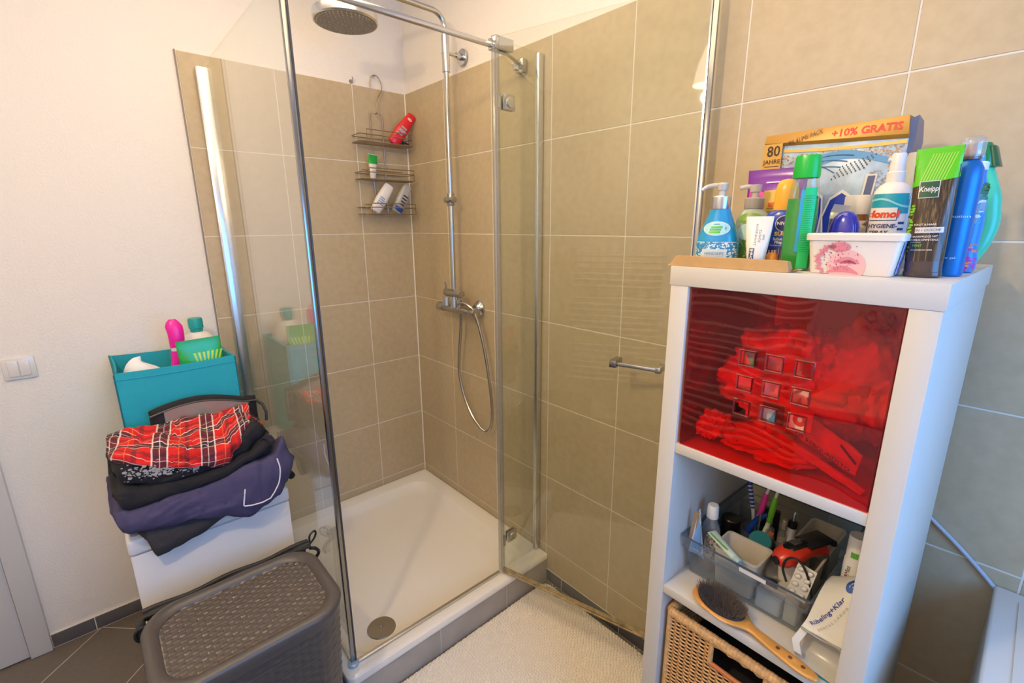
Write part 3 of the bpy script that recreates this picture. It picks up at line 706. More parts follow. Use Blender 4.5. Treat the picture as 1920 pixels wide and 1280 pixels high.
MB().tube([(.403, -1.238+.318*k/20, .948+.028*math.sin(PI*min(1, k/20*1.15))-.02*k/20) for k in range(21)], .003, 6).build('zip', P('zip', (.05, .05, .05), .4), kb)
MB().tube([(.40, -.925, .925), (.43, -.912, .915), (.45, -.908, .89), (.455, -.912, .86)], .005, 8).build('zip_pull', P('cord', (.03, .03, .035), .6), kb)
# sleeve end that sticks out on the right of the pile
ch2 = thing('black_sleeve', 'black garment end sticking out at the right of the pile under the navy sweatshirt', 'clothing', (0, 0, 0), group='clothes piled on the low white cabinet')
mb = MB(); mb.tube(crom([(.36, -.95, .70), (.42, -.93, .705), (.50, -.912, .70), (.56, -.896, .690), (.60, -.888, .686)], 8), lambda t: .024-.012*t, 14); mb.build('fabric', M_blk, ch2)

# ------------------------------------------------------------------ roll top bag between cabinet and hamper
rb = thing('roll_top_bag', 'flat black roll top bag with buckle ends standing between cabinet and hamper', 'bag', (0, 0, 0))
M_nyl = P('black nylon', s2l('2A292A'), .55, bump=.3, bscale=300)
def bagf(i, n=24):
    s = i/n; z = .004+.480*s; th = .016+.014*math.sin(PI*s)
    cx = .722+.030*s
    return [(cx+th*math.cos(a)*.9, -1.130+.216*math.copysign(abs(math.sin(a))**.35, math.sin(a)), z) for a in [2*PI*k/32 for k in range(32)]]
MB().rings([bagf(i) for i in range(25)]).build('body', M_nyl, rb, ang=60)
mb = MB()
for k, (dx, dz, r) in enumerate(((0, 0, .011), (-.014, .007, .008), (.013, .007, .006))):
    mb.tube([(.754+dx, -1.352+.450*i/16, .492+dz+.004*math.sin(i*.9+k)+.004*i/16) for i in range(17)], r, 10)
mb.build('rolled_top', M_nyl, rb)
M_buck = P('black buckle plastic', (.018, .018, .02), .35)
MB().box(.765, .80, -1.372, -1.350, .462, .500).build('buckle', M_buck, rb, bevel=.004)
MB().tube([(.800, -1.362+.014*math.cos(a), .478+.020*math.sin(a)) for a in [2*PI*k/16 for k in range(16)]], .0045, 8, closed=True).build('buckle_loop', M_buck, rb)
MB().tube(crom([(.755, -.905, .496), (.752, -.884, .512), (.752, -.876, .530), (.754, -.882, .542), (.757, -.898, .532), (.756, -.900, .505)], 8), .0034, 8).tube(crom([(.76, -.905, .49), (.768, -.888, .485), (.766, -.877, .465), (.76, -.885, .445)], 8), .0055, 8).build('webbing_end', M_buck, rb)

# ------------------------------------------------------------------ laundry hamper
M_ham = P('dark brown plastic', s2l('4A4541'), .38, spec=.9)
hm = thing('laundry_hamper', 'dark woven look plastic laundry hamper with a worn lid, in front of the shower corner', 'laundry hamper', (0, 0, 0))
HXc, HYc, HZ = .982, -1.142, .550
def srr(hx, hy, r, u):
    """rounded rectangle by arc length fraction u"""
    sx, sy = 2*(hx-r), 2*(hy-r); q = PI*r/2; tot = 2*(sx+sy)+4*q; d = (u % 1)*tot
    segs = [('l', (hx, -(hy-r)), (0, 1), sy), ('c', (hx-r, hy-r), 0, q), ('l', (hx-r, hy), (-1, 0), sx), ('c', (-(hx-r), hy-r), PI/2, q),
            ('l', (-hx, hy-r), (0, -1), sy), ('c', (-(hx-r), -(hy-r)), PI, q), ('l', (-(hx-r), -hy), (1, 0), sx), ('c', (hx-r, -(hy-r)), 1.5*PI, q)]
    for sg in segs:
        if d <= sg[3] or sg is segs[-1]:
            if sg[0] == 'l': return (sg[1][0]+sg[2][0]*d, sg[1][1]+sg[2][1]*d), ((1, 0) if sg[2] == (0, 1) else (0, 1) if sg[2] == (-1, 0) else (-1, 0) if sg[2] == (0, -1) else (0, -1))
            a = sg[2]+d/r; return (sg[1][0]+r*math.cos(a), sg[1][1]+r*math.sin(a)), (math.cos(a), math.sin(a))
        d -= sg[3]
def weave(u, v):
    """0..1 height of a plaited surface, u and v counted in strands"""
    i, j = math.floor(u), math.floor(v); fu, fv = u-i, v-j
    return (math.sin(PI*fu)**.5*math.sin(PI*fv)**.35) if (i+j) % 2 else .45*math.sin(PI*fv)**.5
NU, NV = 420, 150
R = []
for j in range(NV+1):
    z = .02+(HZ-.045)*j/NV; f = .86+.14*(j/NV)**.8
    ring = []
    for i in range(NU):
        (x, y), (nx, ny) = srr(.158*f, .212*f, .075*f, i/NU); d = .0026*weave(i/NU*62, j/NV*40)
        ring.append((HXc+x+nx*d, HYc+y+ny*d, z))
    R.append(ring)
mb = MB().rings(R, cap=True)
mb.build('body', M_ham, hm, ang=70)
MB().rings([[(HXc+p[0][0], HYc+p[0][1], z) for p in [srr(.136-g_, .182-g_, .062, i/64) for i in range(64)]] for z, g_ in ((.0, .006), (.02, 0))]).build('foot', M_ham, hm)
# lid: rounded rim and sunken plaited panel
M_rim = P('dark brown plastic rim', s2l('58524D'), .38)
prof = [(-.006, HZ-.045), (-.004, HZ-.028), (.0, HZ-.010), (-.004, HZ-.002), (-.012, HZ+.002), (-.022, HZ+.002), (-.030, HZ-.001), (-.035, HZ-.007), (-.037, HZ-.010)]
R = [[(HXc+p[0][0], HYc+p[0][1], z) for p in [srr(.168+o_, .222+o_, .092+o_*.6, i/120) for i in range(120)]] for o_, z in prof]
MB().rings(R, cap=False).build('lid_rim', M_rim, hm, ang=70)
def lid_mat():
    m, t, b = newmat('worn plaited lid'); N = t.nodes; L = t.links; b.inputs['Roughness'].default_value = .5
    at = N.new('ShaderNodeAttribute'); at.attribute_name = 'wear'; n = N.new('ShaderNodeTexNoise'); n.inputs['Scale'].default_value = 45; n.inputs['Detail'].default_value = 4
    g = N.new('ShaderNodeNewGeometry'); L.new(g.outputs['Position'], n.inputs[0])
    mu = N.new('ShaderNodeMath'); mu.operation = 'MULTIPLY'; L.new(at.outputs['Fac'], mu.inputs[0])
    r0 = N.new('ShaderNodeValToRGB'); r0.color_ramp.elements[0].position = .38; r0.color_ramp.elements[1].position = .62; L.new(n.outputs['Fac'], r0.inputs[0]); L.new(r0.outputs[0], mu.inputs[1])
    mx = N.new('ShaderNodeMixRGB'); L.new(mu.outputs[0], mx.inputs[0]); mx.inputs[1].default_value = (*s2l('5A524C'), 1); mx.inputs[2].default_value = (*s2l('A09484'), 1)
    L.new(mx.outputs[0], b.inputs['Base Color']); return m
nr, na = 120, 340; v = []; f = []; wear = []
hx, hy = .168-.037, .222-.037
for i in range(nr+1):
    for j in range(na+1):
        x = -hx+2*hx*i/nr; y = -hy+2*hy*j/na
        # squeeze the grid into the rounded outline
        rr = .070; ax, ay = abs(x), abs(y); k = 1.0
        if ax > hx-rr and ay > hy-rr:
            dx, dy = ax-(hx-rr), ay-(hy-rr); m_ = max(dx, dy)/rr; L2 = math.hypot(dx, dy)
            if L2 > 0: k2 = m_*rr/L2; ax = hx-rr+dx*k2; ay = hy-rr+dy*k2
        x2, y2 = math.copysign(ax, x), math.copysign(ay, y)
        u_, v_ = y2/.0145+40, x2/.0115+40; wv = weave(u_, v_)
        fu, fv = u_ % 1, v_ % 1; odd = (math.floor(u_)+math.floor(v_)) % 2
        ed = 1.0 if odd and ((fu < .10 and fv > .45) or (fv > .90 and fu < .6)) else 0.0
        if min(hx-abs(x2), hy-abs(y2)) < .003: ed = .8
        v.append((HXc+x2, HYc+y2, HZ-.0125+.0028*wv)); wear.append(ed)
f = [(i*(na+1)+j, (i+1)*(na+1)+j, (i+1)*(na+1)+j+1, i*(na+1)+j+1) for i in range(nr) for j in range(na)]
mb = MB(); mb.add(v, f); o = mb.build('lid_panel', lid_mat(), hm, ang=70, label='worn plaited lid panel with pale scuffs')
a_ = o.data.attributes.new('wear', 'FLOAT', 'POINT')
for k, q in enumerate(wear): a_.data[k].value = q

# ------------------------------------------------------------------ bath mat
bm_ = thing('bath_mat', 'cream chenille bath mat on the floor along the shower plinth', 'bath mat', (0, 0, 0))
X0, X1, YA, YB = 1.018, 1.70, -.905, -.018
mb = MB(); nu, nv = 330, 470; rnd = random.Random(5)
def matf(a, b):
    hx, hy = (X1-X0)/2, (YB-YA)/2; x = (2*a-1)*hx; y = (2*b-1)*hy; rr = .07
    ax, ay = abs(x), abs(y)
    if ax > hx-rr and ay > hy-rr:
        dx, dy = ax-(hx-rr), ay-(hy-rr); m_ = max(dx, dy); L2 = math.hypot(dx, dy)
        if L2 > 0: ax = hx-rr+dx*m_/L2; ay = hy-rr+dy*m_/L2
    x, y = math.copysign(ax, x), math.copysign(ay, y)
    e = min(hx-ax, hy-ay) if True else 0
    cx, cy = x/.0125, y/.0095
    j1 = noise.noise(Vector((cx*.35, cy*.35, 1))); j2 = noise.noise(Vector((cx*.35, cy*.35, 9)))
    h = abs(math.sin(PI*(cx+.6*j1+.5*math.floor(cy))))**.6*abs(math.sin(PI*(cy+.35*j2)))**.6
    e = max(0, min(1, (hx-abs(x))/.012))*max(0, min(1, (hy-abs(y))/.012))
    return (X0+hx+x, YA+hy+y, .003+(.006+.0125*h+.003*noise.noise(Vector((x*9, y*9, 0))))*e**.5)
mb.grid(matf, nu, nv); mb.build('pile', P('cream chenille', s2l('E9E0D0'), .95), bm_, ang=180)
# ------------------------------------------------------------------ shelf unit: local frame u (along the front), d (depth), z
KYAW = -0.0251; KW, KH = .3899, 1.472
_E = Vector((math.cos(KYAW), math.sin(KYAW), 0)); _N = Vector((-math.sin(KYAW), math.cos(KYAW), 0))
_FL = Vector((2.1802, -.51147, 0)) - _E*KW
def Kp(u, d, z=0): p = _FL+_E*u+_N*d; return (p.x, p.y, z)
def kthing(name, label, cat, u, d, z, rz=0, group=None, tilt=(0, 0)):
    return thing(name, label, cat, Kp(u, d, z), 0, group, rot=(math.radians(tilt[0]), math.radians(tilt[1]), KYAW+math.radians(rz)))
M_shelf = P('white foil board', s2l('CFC9BD'), .45)
S0, S1 = .0375, .3525
su = kthing('shelf_unit', 'tall narrow white open shelf unit standing in front of the tiled wall', 'shelf', 0, 0, 0)
MB().box(0, KW, 0, .4305, KH-.0355, KH).build('top_panel', M_shelf, su, bevel=.0015)
MB().box(0, KW, 0, .4305, 0, .037).build('bottom_panel', M_shelf, su, bevel=.0015)
MB().box(.0025, S0, .001, .422, .037, KH-.0355).build('side_panel', M_shelf, su, bevel=.001)
MB().box(S1, KW-.0025, .001, .422, .037, KH-.0355).build('side_panel', M_shelf, su, bevel=.001)
SH = [(1.107, 1.1265), (.7785, .7975), (.4485, .468)]
for a, b in SH: MB().box(S0, S1, .002, .420, a, b).build('shelf_board', M_shelf, su, bevel=.001)
ZT = KH+.0005

# ---- red see-through front with nine square windows
M_red = clear('red acrylic', (.96, .035, .02), .05, .02, body=(.55, .012, .008), bodyw=.05)
M_redl = clear('red acrylic lip', (.60, .012, .01), .10, .04, body=(.22, .008, .006), bodyw=.15)
rp = kthing('storage_insert', 'transparent red acrylic insert with nine small square windows in the top compartment', 'storage insert', 0, 0, 0)
uc, zc, hs = (.153, .1965, .2405), (1.2355, 1.2795, 1.3245), .0118
U = [S0+.006]; Zs = [SH[0][1]+.001]
for c in uc: U += [c-hs, c+hs]
for c in zc: Zs += [c-hs, c+hs]
U.append(S1-.002); Zs.append(KH-.037)
def isub(a):
    out = [a[0]]
    for p, q in zip(a, a[1:]):
        n_ = max(1, int((q-p)/.02)); out += [p+(q-p)*k/n_ for k in range(1, n_+1)]
    return out
Uf, Zf = isub(U), isub(Zs); mb = MB()
def hole(u, z): return any(abs(u-c) < hs-1e-4 for c in uc) and any(abs(z-c) < hs-1e-4 for c in zc)
def wav(u, z): return .0007*noise.noise(Vector((u*14, z*14, 3)))
for y in (.006, .0095):
    for a, b in zip(Uf, Uf[1:]):
        for c, d_ in zip(Zf, Zf[1:]):
            if not hole((a+b)/2, (c+d_)/2): mb.add([(p, y+wav(p, q), q) for p, q in ((a, c), (b, c), (b, d_), (a, d_))], [(0, 1, 2, 3)])
mb.build('red_panel', M_red, rp, fix=True, weld=True, ang=80)
for c in uc:
    for e in zc:
        q = MB(); h1, h0 = hs, hs+.0030
        R = [[(c+sx*h, y, e+sz*h) for sx, sz in ((-1, -1), (1, -1), (1, 1), (-1, 1))] for h, y in ((h0, .0062), (h0-.0012, .0042), (h1, .0048), (h1, .0115))]
        q.rings(R, cap=False).build('window_frame', M_redl, rp, smooth=False)
MB().box(U[0]-.0005, U[0]+.0025, .010, .30, Zs[0], Zs[-1]).build('side_flange', M_redl, rp)
MB().box(U[-1]-.0025, U[-1], .010, .05, Zs[0], Zs[-1]).build('side_flange', M_redl, rp)

# ---- crumpled bags behind it
M_bagw = P('crumpled white film', s2l('F4EDE4'), .35, sub=.0, bump=.2, bscale=60)
M_bago = P('orange film', s2l('E8814A'), .4)
M_bagd = P('dark cloth', s2l('2E2A2C'), .8)
def crumple(u, d, z, ru, rd, rz_, seed, sharp=1.0, n=56):
    mb = MB()
    def fn(a, b):
        A, B = 2*PI*a, PI*b; v = Vector((math.sin(B)*math.cos(A), math.sin(B)*math.sin(A), -math.cos(B)))
        k = 1+.30*noise.noise(v*1.6+Vector((seed, 0, 0)))
        for f_, w_ in ((3.2, .16), (6.5, .09)): k -= w_*sharp*(1-2*abs(noise.noise(v*f_+Vector((0, seed*3.3, 0)))))
        return (max(.048, min(.342, u+ru*v.x*k)), max(.022, min(.40, d+rd*v.y*k)), max(SH[0][1]+.002, min(KH-.04, z+rz_*v.z*k)))
    return mb.grid(fn, n, n)
def kobj(name, label, cat, mb, m, group=None, **k):
    t = kthing(name, label, cat, 0, 0, 0, group=group); mb.build('body', m, t, weld=True, ang=50, **k); return t
G = 'crumpled bags behind the red insert'
kobj('plastic_bag', 'big crumpled pale bag filling the left and middle of the red insert', 'bag', crumple(.165, .165, 1.262, .125, .125, .118, 2.3, .8, n=90), M_bagw, G)
kobj('plastic_bag', 'crumpled pale bag high at the right behind the red insert', 'bag', crumple(.285, .20, 1.27, .075, .10, .125, 6.1, .7, n=90), P('salmon film', s2l('F0C0A0'), .4), G)
kobj('plastic_bag', 'small crumpled pale bag low in the left corner behind the red insert', 'bag', crumple(.080, .070, 1.160, .034, .045, .030, 9.4), M_bagw, G)
kobj('plastic_bag', 'flat pale bag lying on the compartment floor behind the red insert', 'bag', crumple(.180, .10, 1.150, .10, .08, .024, 4.9), M_bagw, G)
# folded printed bag: a creased sheet with lettering
pf = kthing('printed_bag', 'folded pale bag with dark diagonal lettering behind the red insert', 'bag', 0, 0, 0, group=G)
def sheet(P0, P1, P2, P3, th, seed, n=26, m_=10):
    P0, P1, P2, P3 = map(Vector, (P0, P1, P2, P3)); mb = MB(); sides = []
    for off in (0, th):
        sides.append([[(P0.lerp(P1, i/n)).lerp(P3.lerp(P2, i/n), j/m_)+Vector((0, off+.006*noise.noise(Vector((i*.25, j*.4, seed))), 0)) for j in range(m_+1)] for i in range(n+1)])
    R = []
    for i in range(n+1): R.append([tuple(p) for p in sides[0][i]]+[tuple(p) for p in reversed(sides[1][i])])
    mb.rings(R, cap=True); return mb
A, B, C_, D_ = (.200, .040, 1.262), (.322, .052, 1.172), (.305, .050, 1.158), (.203, .036, 1.215)
A, B, C_, D_ = (.196, .046, 1.262), (.322, .062, 1.190), (.318, .055, 1.155), (.203, .036, 1.215)
sheet(A, B, C_, D_, .006, 1).build('body', M_bagw, pf)
sheet((.20, .060, 1.19), (.335, .055, 1.125+.012), (.33, .05, 1.130), (.205, .050, 1.175), .005, 8).build('fold', M_bagw, pf)
def on_sheet(a, b, off=.002):
    p = (Vector(A).lerp(Vector(B), a)).lerp(Vector(D_).lerp(Vector(C_), a), b); return (p.x, p.y-off-.0065, p.z)
M_prt = P('dark print', (.012, .010, .012), .6)
v_, f_ = text2d('HY      OF REBOUNDSTO', 1, .012, 'CENTER')
x0, x1 = min(p[0] for p in v_), max(p[0] for p in v_)
mb = MB(); mb.add([on_sheet((p[0]-x0)/(x1-x0)*.92+.02, .80-p[1]*.24) for p in v_], f_); dec(mb, 'lettering', M_prt, pf)
mb = MB(); mb.grid(lambda a, b: on_sheet(.78+.2*a, .02+.12*b+.3*a), 8, 2); dec(mb, 'stripe', M_prt, pf)
# round emblem behind the lowest right window, light blue card behind its left neighbour, green tag high left
cards = [('emblem_card', 'white card with a red disc emblem behind the bottom right window of the red insert', .2405, .024, 1.2355, .017, s2l('F5EDE5')),
         ('blue_packet', 'light blue packet behind the bottom middle window of the red insert', .1975, .024, 1.233, .017, s2l('5FA8D4')),
         ('green_tag', 'green and grey packet behind the top left window of the red insert', .156, .024, 1.322, .017, s2l('8C8A84'))]
for nm, lb, u, d, z, h, c in cards:
    t = kthing(nm, lb, 'packet', u, d, z)
    MB().box(-h, h, 0, .003, -h, h).build('card', P(nm, c, .4), t)
    F = Flat(0)
    if nm == 'emblem_card':
        M_em = P('red emblem', s2l('E5402A'), .4)
        dec(d_ell(F, -.001, 0, .0105, .0115, r0=.36), 'emblem_ring', M_em, t); dec(d_poly(F, [(.004, -.003), (.016, .010), (.016, .004), (.006, -.009)], off=.0006), 'emblem_tail', M_em, t)
    if nm == 'blue_packet':
        dec(d_poly(F, [(-.014, .012), (.004, .008), (-.004, -.012), (-.014, -.012)]), 'print', P('pale blue print', s2l('B9D8DC'), .4), t)
        dec(d_poly(F, [(.006, -.002), (.012, .001), (.012, -.009), (.005, -.009)]), 'emblem', P('deep blue print', s2l('1A3FBF'), .4), t)
    if nm == 'green_tag':
        dec(d_poly(F, [(-.002, -.012), (.008, -.014), (.008, .012), (.004, .010)]), 'print', P('green print', s2l('2FA548'), .4), t)
        dec(d_poly(F, [(-.014, -.012), (-.004, -.012), (-.013, .006)]), 'print_corner', P('salmon print', s2l('F0604A'), .4), t)

# ------------------------------------------------------------------ wicker basket in the third compartment
M_wick = P('rattan', s2l('D9A76A'), .55, mottle=.22, mscale=120)
M_wick2 = P('rattan stakes', s2l('C08A50'), .6, mottle=.25, mscale=90)
bk = kthing('wicker_basket', 'woven rattan basket with a wrapped rim and hand hole in the compartment below the hairbrush', 'basket', 0, 0, 0)
u0, u1, d0, d1, zb_, zt_ = .0495, .3405, .020, .375, .471, .736
def around(s):
    """point on the basket outline for s in 0..4 (front, right, back, left)"""
    i = int(s) % 4; t = s-int(s); c = [(u0, d0), (u1, d0), (u1, d1), (u0, d1)]; a, b = c[i], c[(i+1) % 4]
    return (a[0]+(b[0]-a[0])*t, a[1]+(b[1]-a[1])*t), [(0, -1), (1, 0), (0, 1), (-1, 0)][i]
NS = [21, 24, 21, 24]
rows = 52; strands = MB()
hz0, hz1, hu0, hu1 = .672, .708, .148, .246
for r in range(rows):
    z = zb_+.010+(zt_-.018-zb_-.012)*r/(rows-1)
    for side in range(4):
        n_ = NS[side]; pts = []; runs = []
        for k in range(n_*4+1):
            s = side+k/(n_*4)*.9999; (x, y), (nx, ny) = around(s)
            w_ = .0026*math.sin(PI*(k/4)+PI*(r % 2))
            if side in (0, 2) and hz0-.004 < z < hz1+.004 and hu0-.004 < x < hu1+.004:
                if len(pts) > 1: runs.append(pts)
                pts = []; continue
            pts.append((x+nx*w_, y+ny*w_, z+.0008*noise.noise(Vector((k*.3, r*1.7, side)))))
        if len(pts) > 1: runs.append(pts)
        for p in runs: strands.tube(p, .0021, 5)
strands.build('weave', M_wick, bk, ang=80)
stakes = MB()
for side in range(4):
    for k in range(NS[side]+1):
        (x, y), _ = around(side+k/NS[side]*.9999)
        if side in (0, 2) and hu0 < x < hu1:
            stakes.tube([(x, y, zb_), (x, y, .58), (x, y, hz0-.004)], .0024, 6)
        else: stakes.tube([(x, y, zb_), (x, y, .6), (x, y, zt_)], .0024, 6)
stakes.build('stakes', M_wick2, bk)
rim = MB(); corner = [(u0, d0), (u1, d0), (u1, d1), (u0, d1)]
pth = []
for side in range(4):
    for k in range(220): pth.append(around(side+k/220)[0])
nn = len(pth)
R = []
for k in range(nn+1):
    x, y = pth[k % nn]; (xn, yn) = pth[(k+1) % nn]; tx, ty = xn-x, yn-y; l = math.hypot(tx, ty) or 1; nx, ny = ty/l, -tx/l
    rr = .0112+(.0 if (k % 5) else -.0009)+.0003*math.sin(k*.37)
    R.append([(x+nx*rr*.85*math.cos(a), y+ny*rr*.85*math.cos(a), zt_-.008+rr*math.sin(a)) for a in [2*PI*j/12 for j in range(12)]])
rim.rings(R, cap=False); rim.build('wrapped_rim', M_wick, bk, ang=25)
h = MB(); h.tube([(hu0-.004, d0-.001, hz0-.003), ((hu0+hu1)/2, d0-.002, hz0-.004), (hu1+.004, d0-.001, hz0-.003)], .0050, 10)
h.build('handle_bar', P('reddish cane', s2l('C4703A'), .5), bk)
for x in (hu0-.004, hu1+.004): MB().tube([(x, d0, hz0-.008), (x, d0, .69), (x, d0, zt_-.014)], .0052, 10).build('handle_post', M_wick, bk)
for x, y in ((u0, d0), (u1, d0), (u0, d1), (u1, d1)): MB().tube([(x, y, zb_), (x, y, .6), (x, y, zt_-.006)], .006, 8).build('corner_post', M_wick, bk)
MB().box(u0, u1, d0, d1, zb_-.001, zb_+.006).build('base', M_wick2, bk)
kobj('dark_cloth', 'dark cloth lying in the wicker basket behind the hand hole', 'cloth', MB().rings([rrect(.06, .33, .04, .36, .03, z) for z in (.48, .50, .60, .615)]), M_bagd)

# ------------------------------------------------------------------ hairbrush on the second shelf
M_wood = P('varnished light wood', s2l('C98A3C'), .28, mottle=.12, mscale=30, coat=.3)
hb = kthing('hairbrush', 'wooden hairbrush with dark bristles lying bristles up on the shelf edge', 'hairbrush', .158, .024, SH[1][1]+.0145, rz=-10)
outl = [(-.064, .004), (-.060, .020), (-.045, .031), (-.020, .0365), (.008, .036), (.030, .029), (.046, .017), (.060, .0105), (.085, .0115), (.115, .0135), (.140, .0140), (.160, .0120), (.174, .007), (.178, .001)]
R = []
N_ = 60
pp = crom([(x, y, 0) for x, y in outl], 5)
for p in pp:
    w_ = max(.0008, p.y); th = .0055 if p.x > .05 else .0065; tz = .0 + (-.004 if p.x > .1 else -.004*max(0, p.x)/.1)
    e = min(1, w_/.008)
    R.append([(p.x, w_*math.cos(a), tz+th*e*math.sin(a)*(1 if math.sin(a) < 0 else .8)) for a in [2*PI*k/24 for k in range(24)]])
MB().rings(R).build('body', M_wood, hb, ang=60)
M_hole = P('shaded hole', s2l('6A3E14'), .6)
mb = MB()
for x in (.108, .130, .152): mb.lathe([(.0042, .0012), (.0036, .0012)], 20, cap=False, M=Matrix.Translation((x, 0, 0)))
for x in (.108, .130, .152):
    MB().lathe([(.0040, -.0002), (.0034, .0008), (.0005, .0009)], 20, (x, 0)).build('hole', M_hole, hb)
cush = MB(); R = []
for f_, z in ((1, .003), (.97, .0075), (.7, .0105), (.3, .0118), (.02, .012)):
    R.append([(-.008+.049*f_*math.cos(a), .0315*f_*math.sin(a), z) for a in [2*PI*k/40 for k in range(40)]])
cush.rings(R).build('cushion', P('black rubber cushion', (.02, .018, .02), .6), hb)
br = MB(); rn = random.Random(11)
for k in range(2000):
    a = rn.uniform(0, 2*PI); r = math.sqrt(rn.random())*.97; x = -.008+.050*r*math.cos(a); y = .0315*r*math.sin(a)
    z0 = .0118-.006*r*r; L_ = rn.uniform(.014, .0195); sx, sy = rn.gauss(0, .0018)+.0075*r*math.cos(a), rn.gauss(0, .0018)+.0075*r*math.sin(a)
    w_ = .00045; t_ = (x+sx, y+sy, z0+L_)
    br.add([(x-w_, y, z0), (x+w_, y-w_, z0), (x, y+w_, z0), t_], [(0, 1, 3), (1, 2, 3), (2, 0, 3)])
o = br.build('bristles', P('dark bristles', s2l('7C716B'), .35), hb, smooth=False, fix=False); tag(o, kind='stuff')
# ------------------------------------------------------------------ things on top of the shelf unit
def bottle(name, label, u, d, rz, sec, m, cat='bottle', part='body', tilt=(0, 0), z=None, n=40):
    t = kthing(name, label, cat, u, d, ZT if z is None else z, rz, tilt=tilt)
    MB().loft(sec, n).build(part, m, t, ang=50); return t, Surf(sec)
def scatter(S, rng, n, x0, x1, z0, z1, r0, r1, mb=None, off=.0006, inside=None, elong=1):
    mb = mb or MB()
    for k in range(n):
        x, z, r = rng.uniform(x0, x1), rng.uniform(z0, z1), rng.uniform(r0, r1)
        if inside and not inside(x, z): continue
        a0 = rng.uniform(0, PI); m_ = 6
        pts = [(x+r*elong*math.cos(a)*math.cos(a0)-r*math.sin(a)*math.sin(a0), z+r*elong*math.cos(a)*math.sin(a0)+r*math.sin(a)*math.cos(a0)) for a in [2*PI*j/m_ for j in range(m_)]]
        mb.add([S.at(p[0], p[1], off) for p in pts], [tuple(range(m_))])
    return mb
rg = random.Random(21)
def C(h, rough=.4, **k): return P('print '+h, s2l(h), rough, **k)
W_ = C('E6E2DA'); K_ = C('1C1B20')

# cardboard tray along the front edge
M_card = P('brown cardboard', s2l('C29A63'), .85, mottle=.12, mscale=25, bump=.15, bscale=120)
ct = kthing('cardboard_tray', 'flat brown cardboard strip lying along the front edge of the shelf top', 'cardboard', 0, 0, ZT)
mb = MB()
Rr = []
for u, e in ((-.008, .0), (-.004, .003), (.004, .0175), (.010, .0185), (.10, .0185), (.190, .0180), (.196, .0165), (.199, .004), (.200, .001)):
    Rr.append([(u, .004-.002*(e < .01), 0), (u, .006, max(.001, e*.96)), (u, .0095, max(.0012, e)), (u, .020, max(.0013, e*.95)), (u, .024, max(.0012, e*.5)), (u, .026, 0)])
mb.rings(Rr); mb.build('front_fold', M_card, ct, ang=30)
MB().box(.0, .200, .026, .044, 0, .0012).build('flap', M_card, ct)
mb = MB(); mb.grid(lambda a, b: (.196+.016*a, .012+.016*b, .0012+.0035*math.sin(a*PI*.8)+.0005), 6, 3); mb.build('torn_end', M_card, ct)

# 1 hand soap, blue
sec = [(0, .034, .022, 2.6), (.004, .0362, .0235, 2.6), (.035, .0375, .0240, 2.5), (.055, .0335, .0225, 2.3), (.080, .024, .018, 2.1), (.097, .0175, .0155, 2), (.102, .0165, .015, 2)]
t, S = bottle('soap_dispenser', 'blue hand soap pump bottle with silver collar, leftmost on the shelf top', .052, .066, 18, sec, P('sky blue liquid', s2l('1796CC'), .15, coat=.5))
MB().lathe([(.0165, .1), (.0168, .101), (.0168, .121), (.0155, .1225), (.006, .123)], 32).build('collar', M_alu, t, label='silver collar')
M_pump = P('milky plastic', s2l('D8D2C6'), .25, trans=.25)
MB().lathe([(.0062, .122), (.0062, .131), (.0085, .133), (.0095, .1425), (.007, .1455), (.002, .146)], 24).tube(crom([(0, 0, .139), (-.012, -.001, .1415), (-.026, -.002, .1395), (-.034, -.003, .134)], 5), lambda s: .0048-.0018*s, 10).build('pump', M_pump, t)
dec(d_rect(S, -.036, .036, .002, .042, nx=24), 'lower_label', C('8CC4CE'), t)
mb = scatter(S, rg, 420, -.0355, .0355, .002, .041, .0009, .0024, off=.0008, elong=1.5)
dec(mb, 'mosaic', C('2F86B8'), t); dec(scatter(S, rg, 220, -.0355, .0355, .002, .041, .0006, .0018, off=.001), 'mosaic_light', C('D9EEF0'), t)
dec(d_rect(S, -.022, .020, .0, .030, off=.0012), 'text_panel', C('CFDDDE'), t)
mb = d_text(S, 'HANDSEIFE', -.001, .022, .0078, off=.0016, squash=.82, bold=-.0); d_text(S, 'mit Thermalwasser', -.001, .0145, .0042, off=.0016, mb=mb); d_rect(S, -.014, .012, .0075, .0095, off=.0016, mb=mb, nz=1)
mb2 = d_rect(S, -.018, .016, .0175, .0178, off=.0015)
decals(t, ('lettering', C('5E7F8C'), mb), ('rule', C('5E7F8C'), mb2), ('label_edge', W_, d_rect(S, -.0365, .0365, .0415, .0427, nx=24)))
dec(d_ell(S, -.001, .066, .0225, .0125, off=.0006), 'oval_edge', W_, t); dec(d_ell(S, -.001, .066, .0212, .0114, off=.0009), 'oval_label', C('A8DADB'), t)
M_gr = C('58B830')
mb = d_rect(S, -.012, .007, .0625, .0660, off=.0013); d_rect(S, -.010, .009, .0670, .0700, off=.0013, mb=mb); d_rect(S, -.013, .006, .0580, .0612, off=.0013, mb=mb)
decals(t, ('leaf_bars', M_gr, mb), ('seal_letter', C('1C5F86'), d_text(S, 'S', .0145, .0665, .006, off=.0013, bold=.02)))
dec(d_rect(S, -.006, .004, .0730, .0742, off=.0013, nz=1), 'small_print', C('3F8A96'), t)

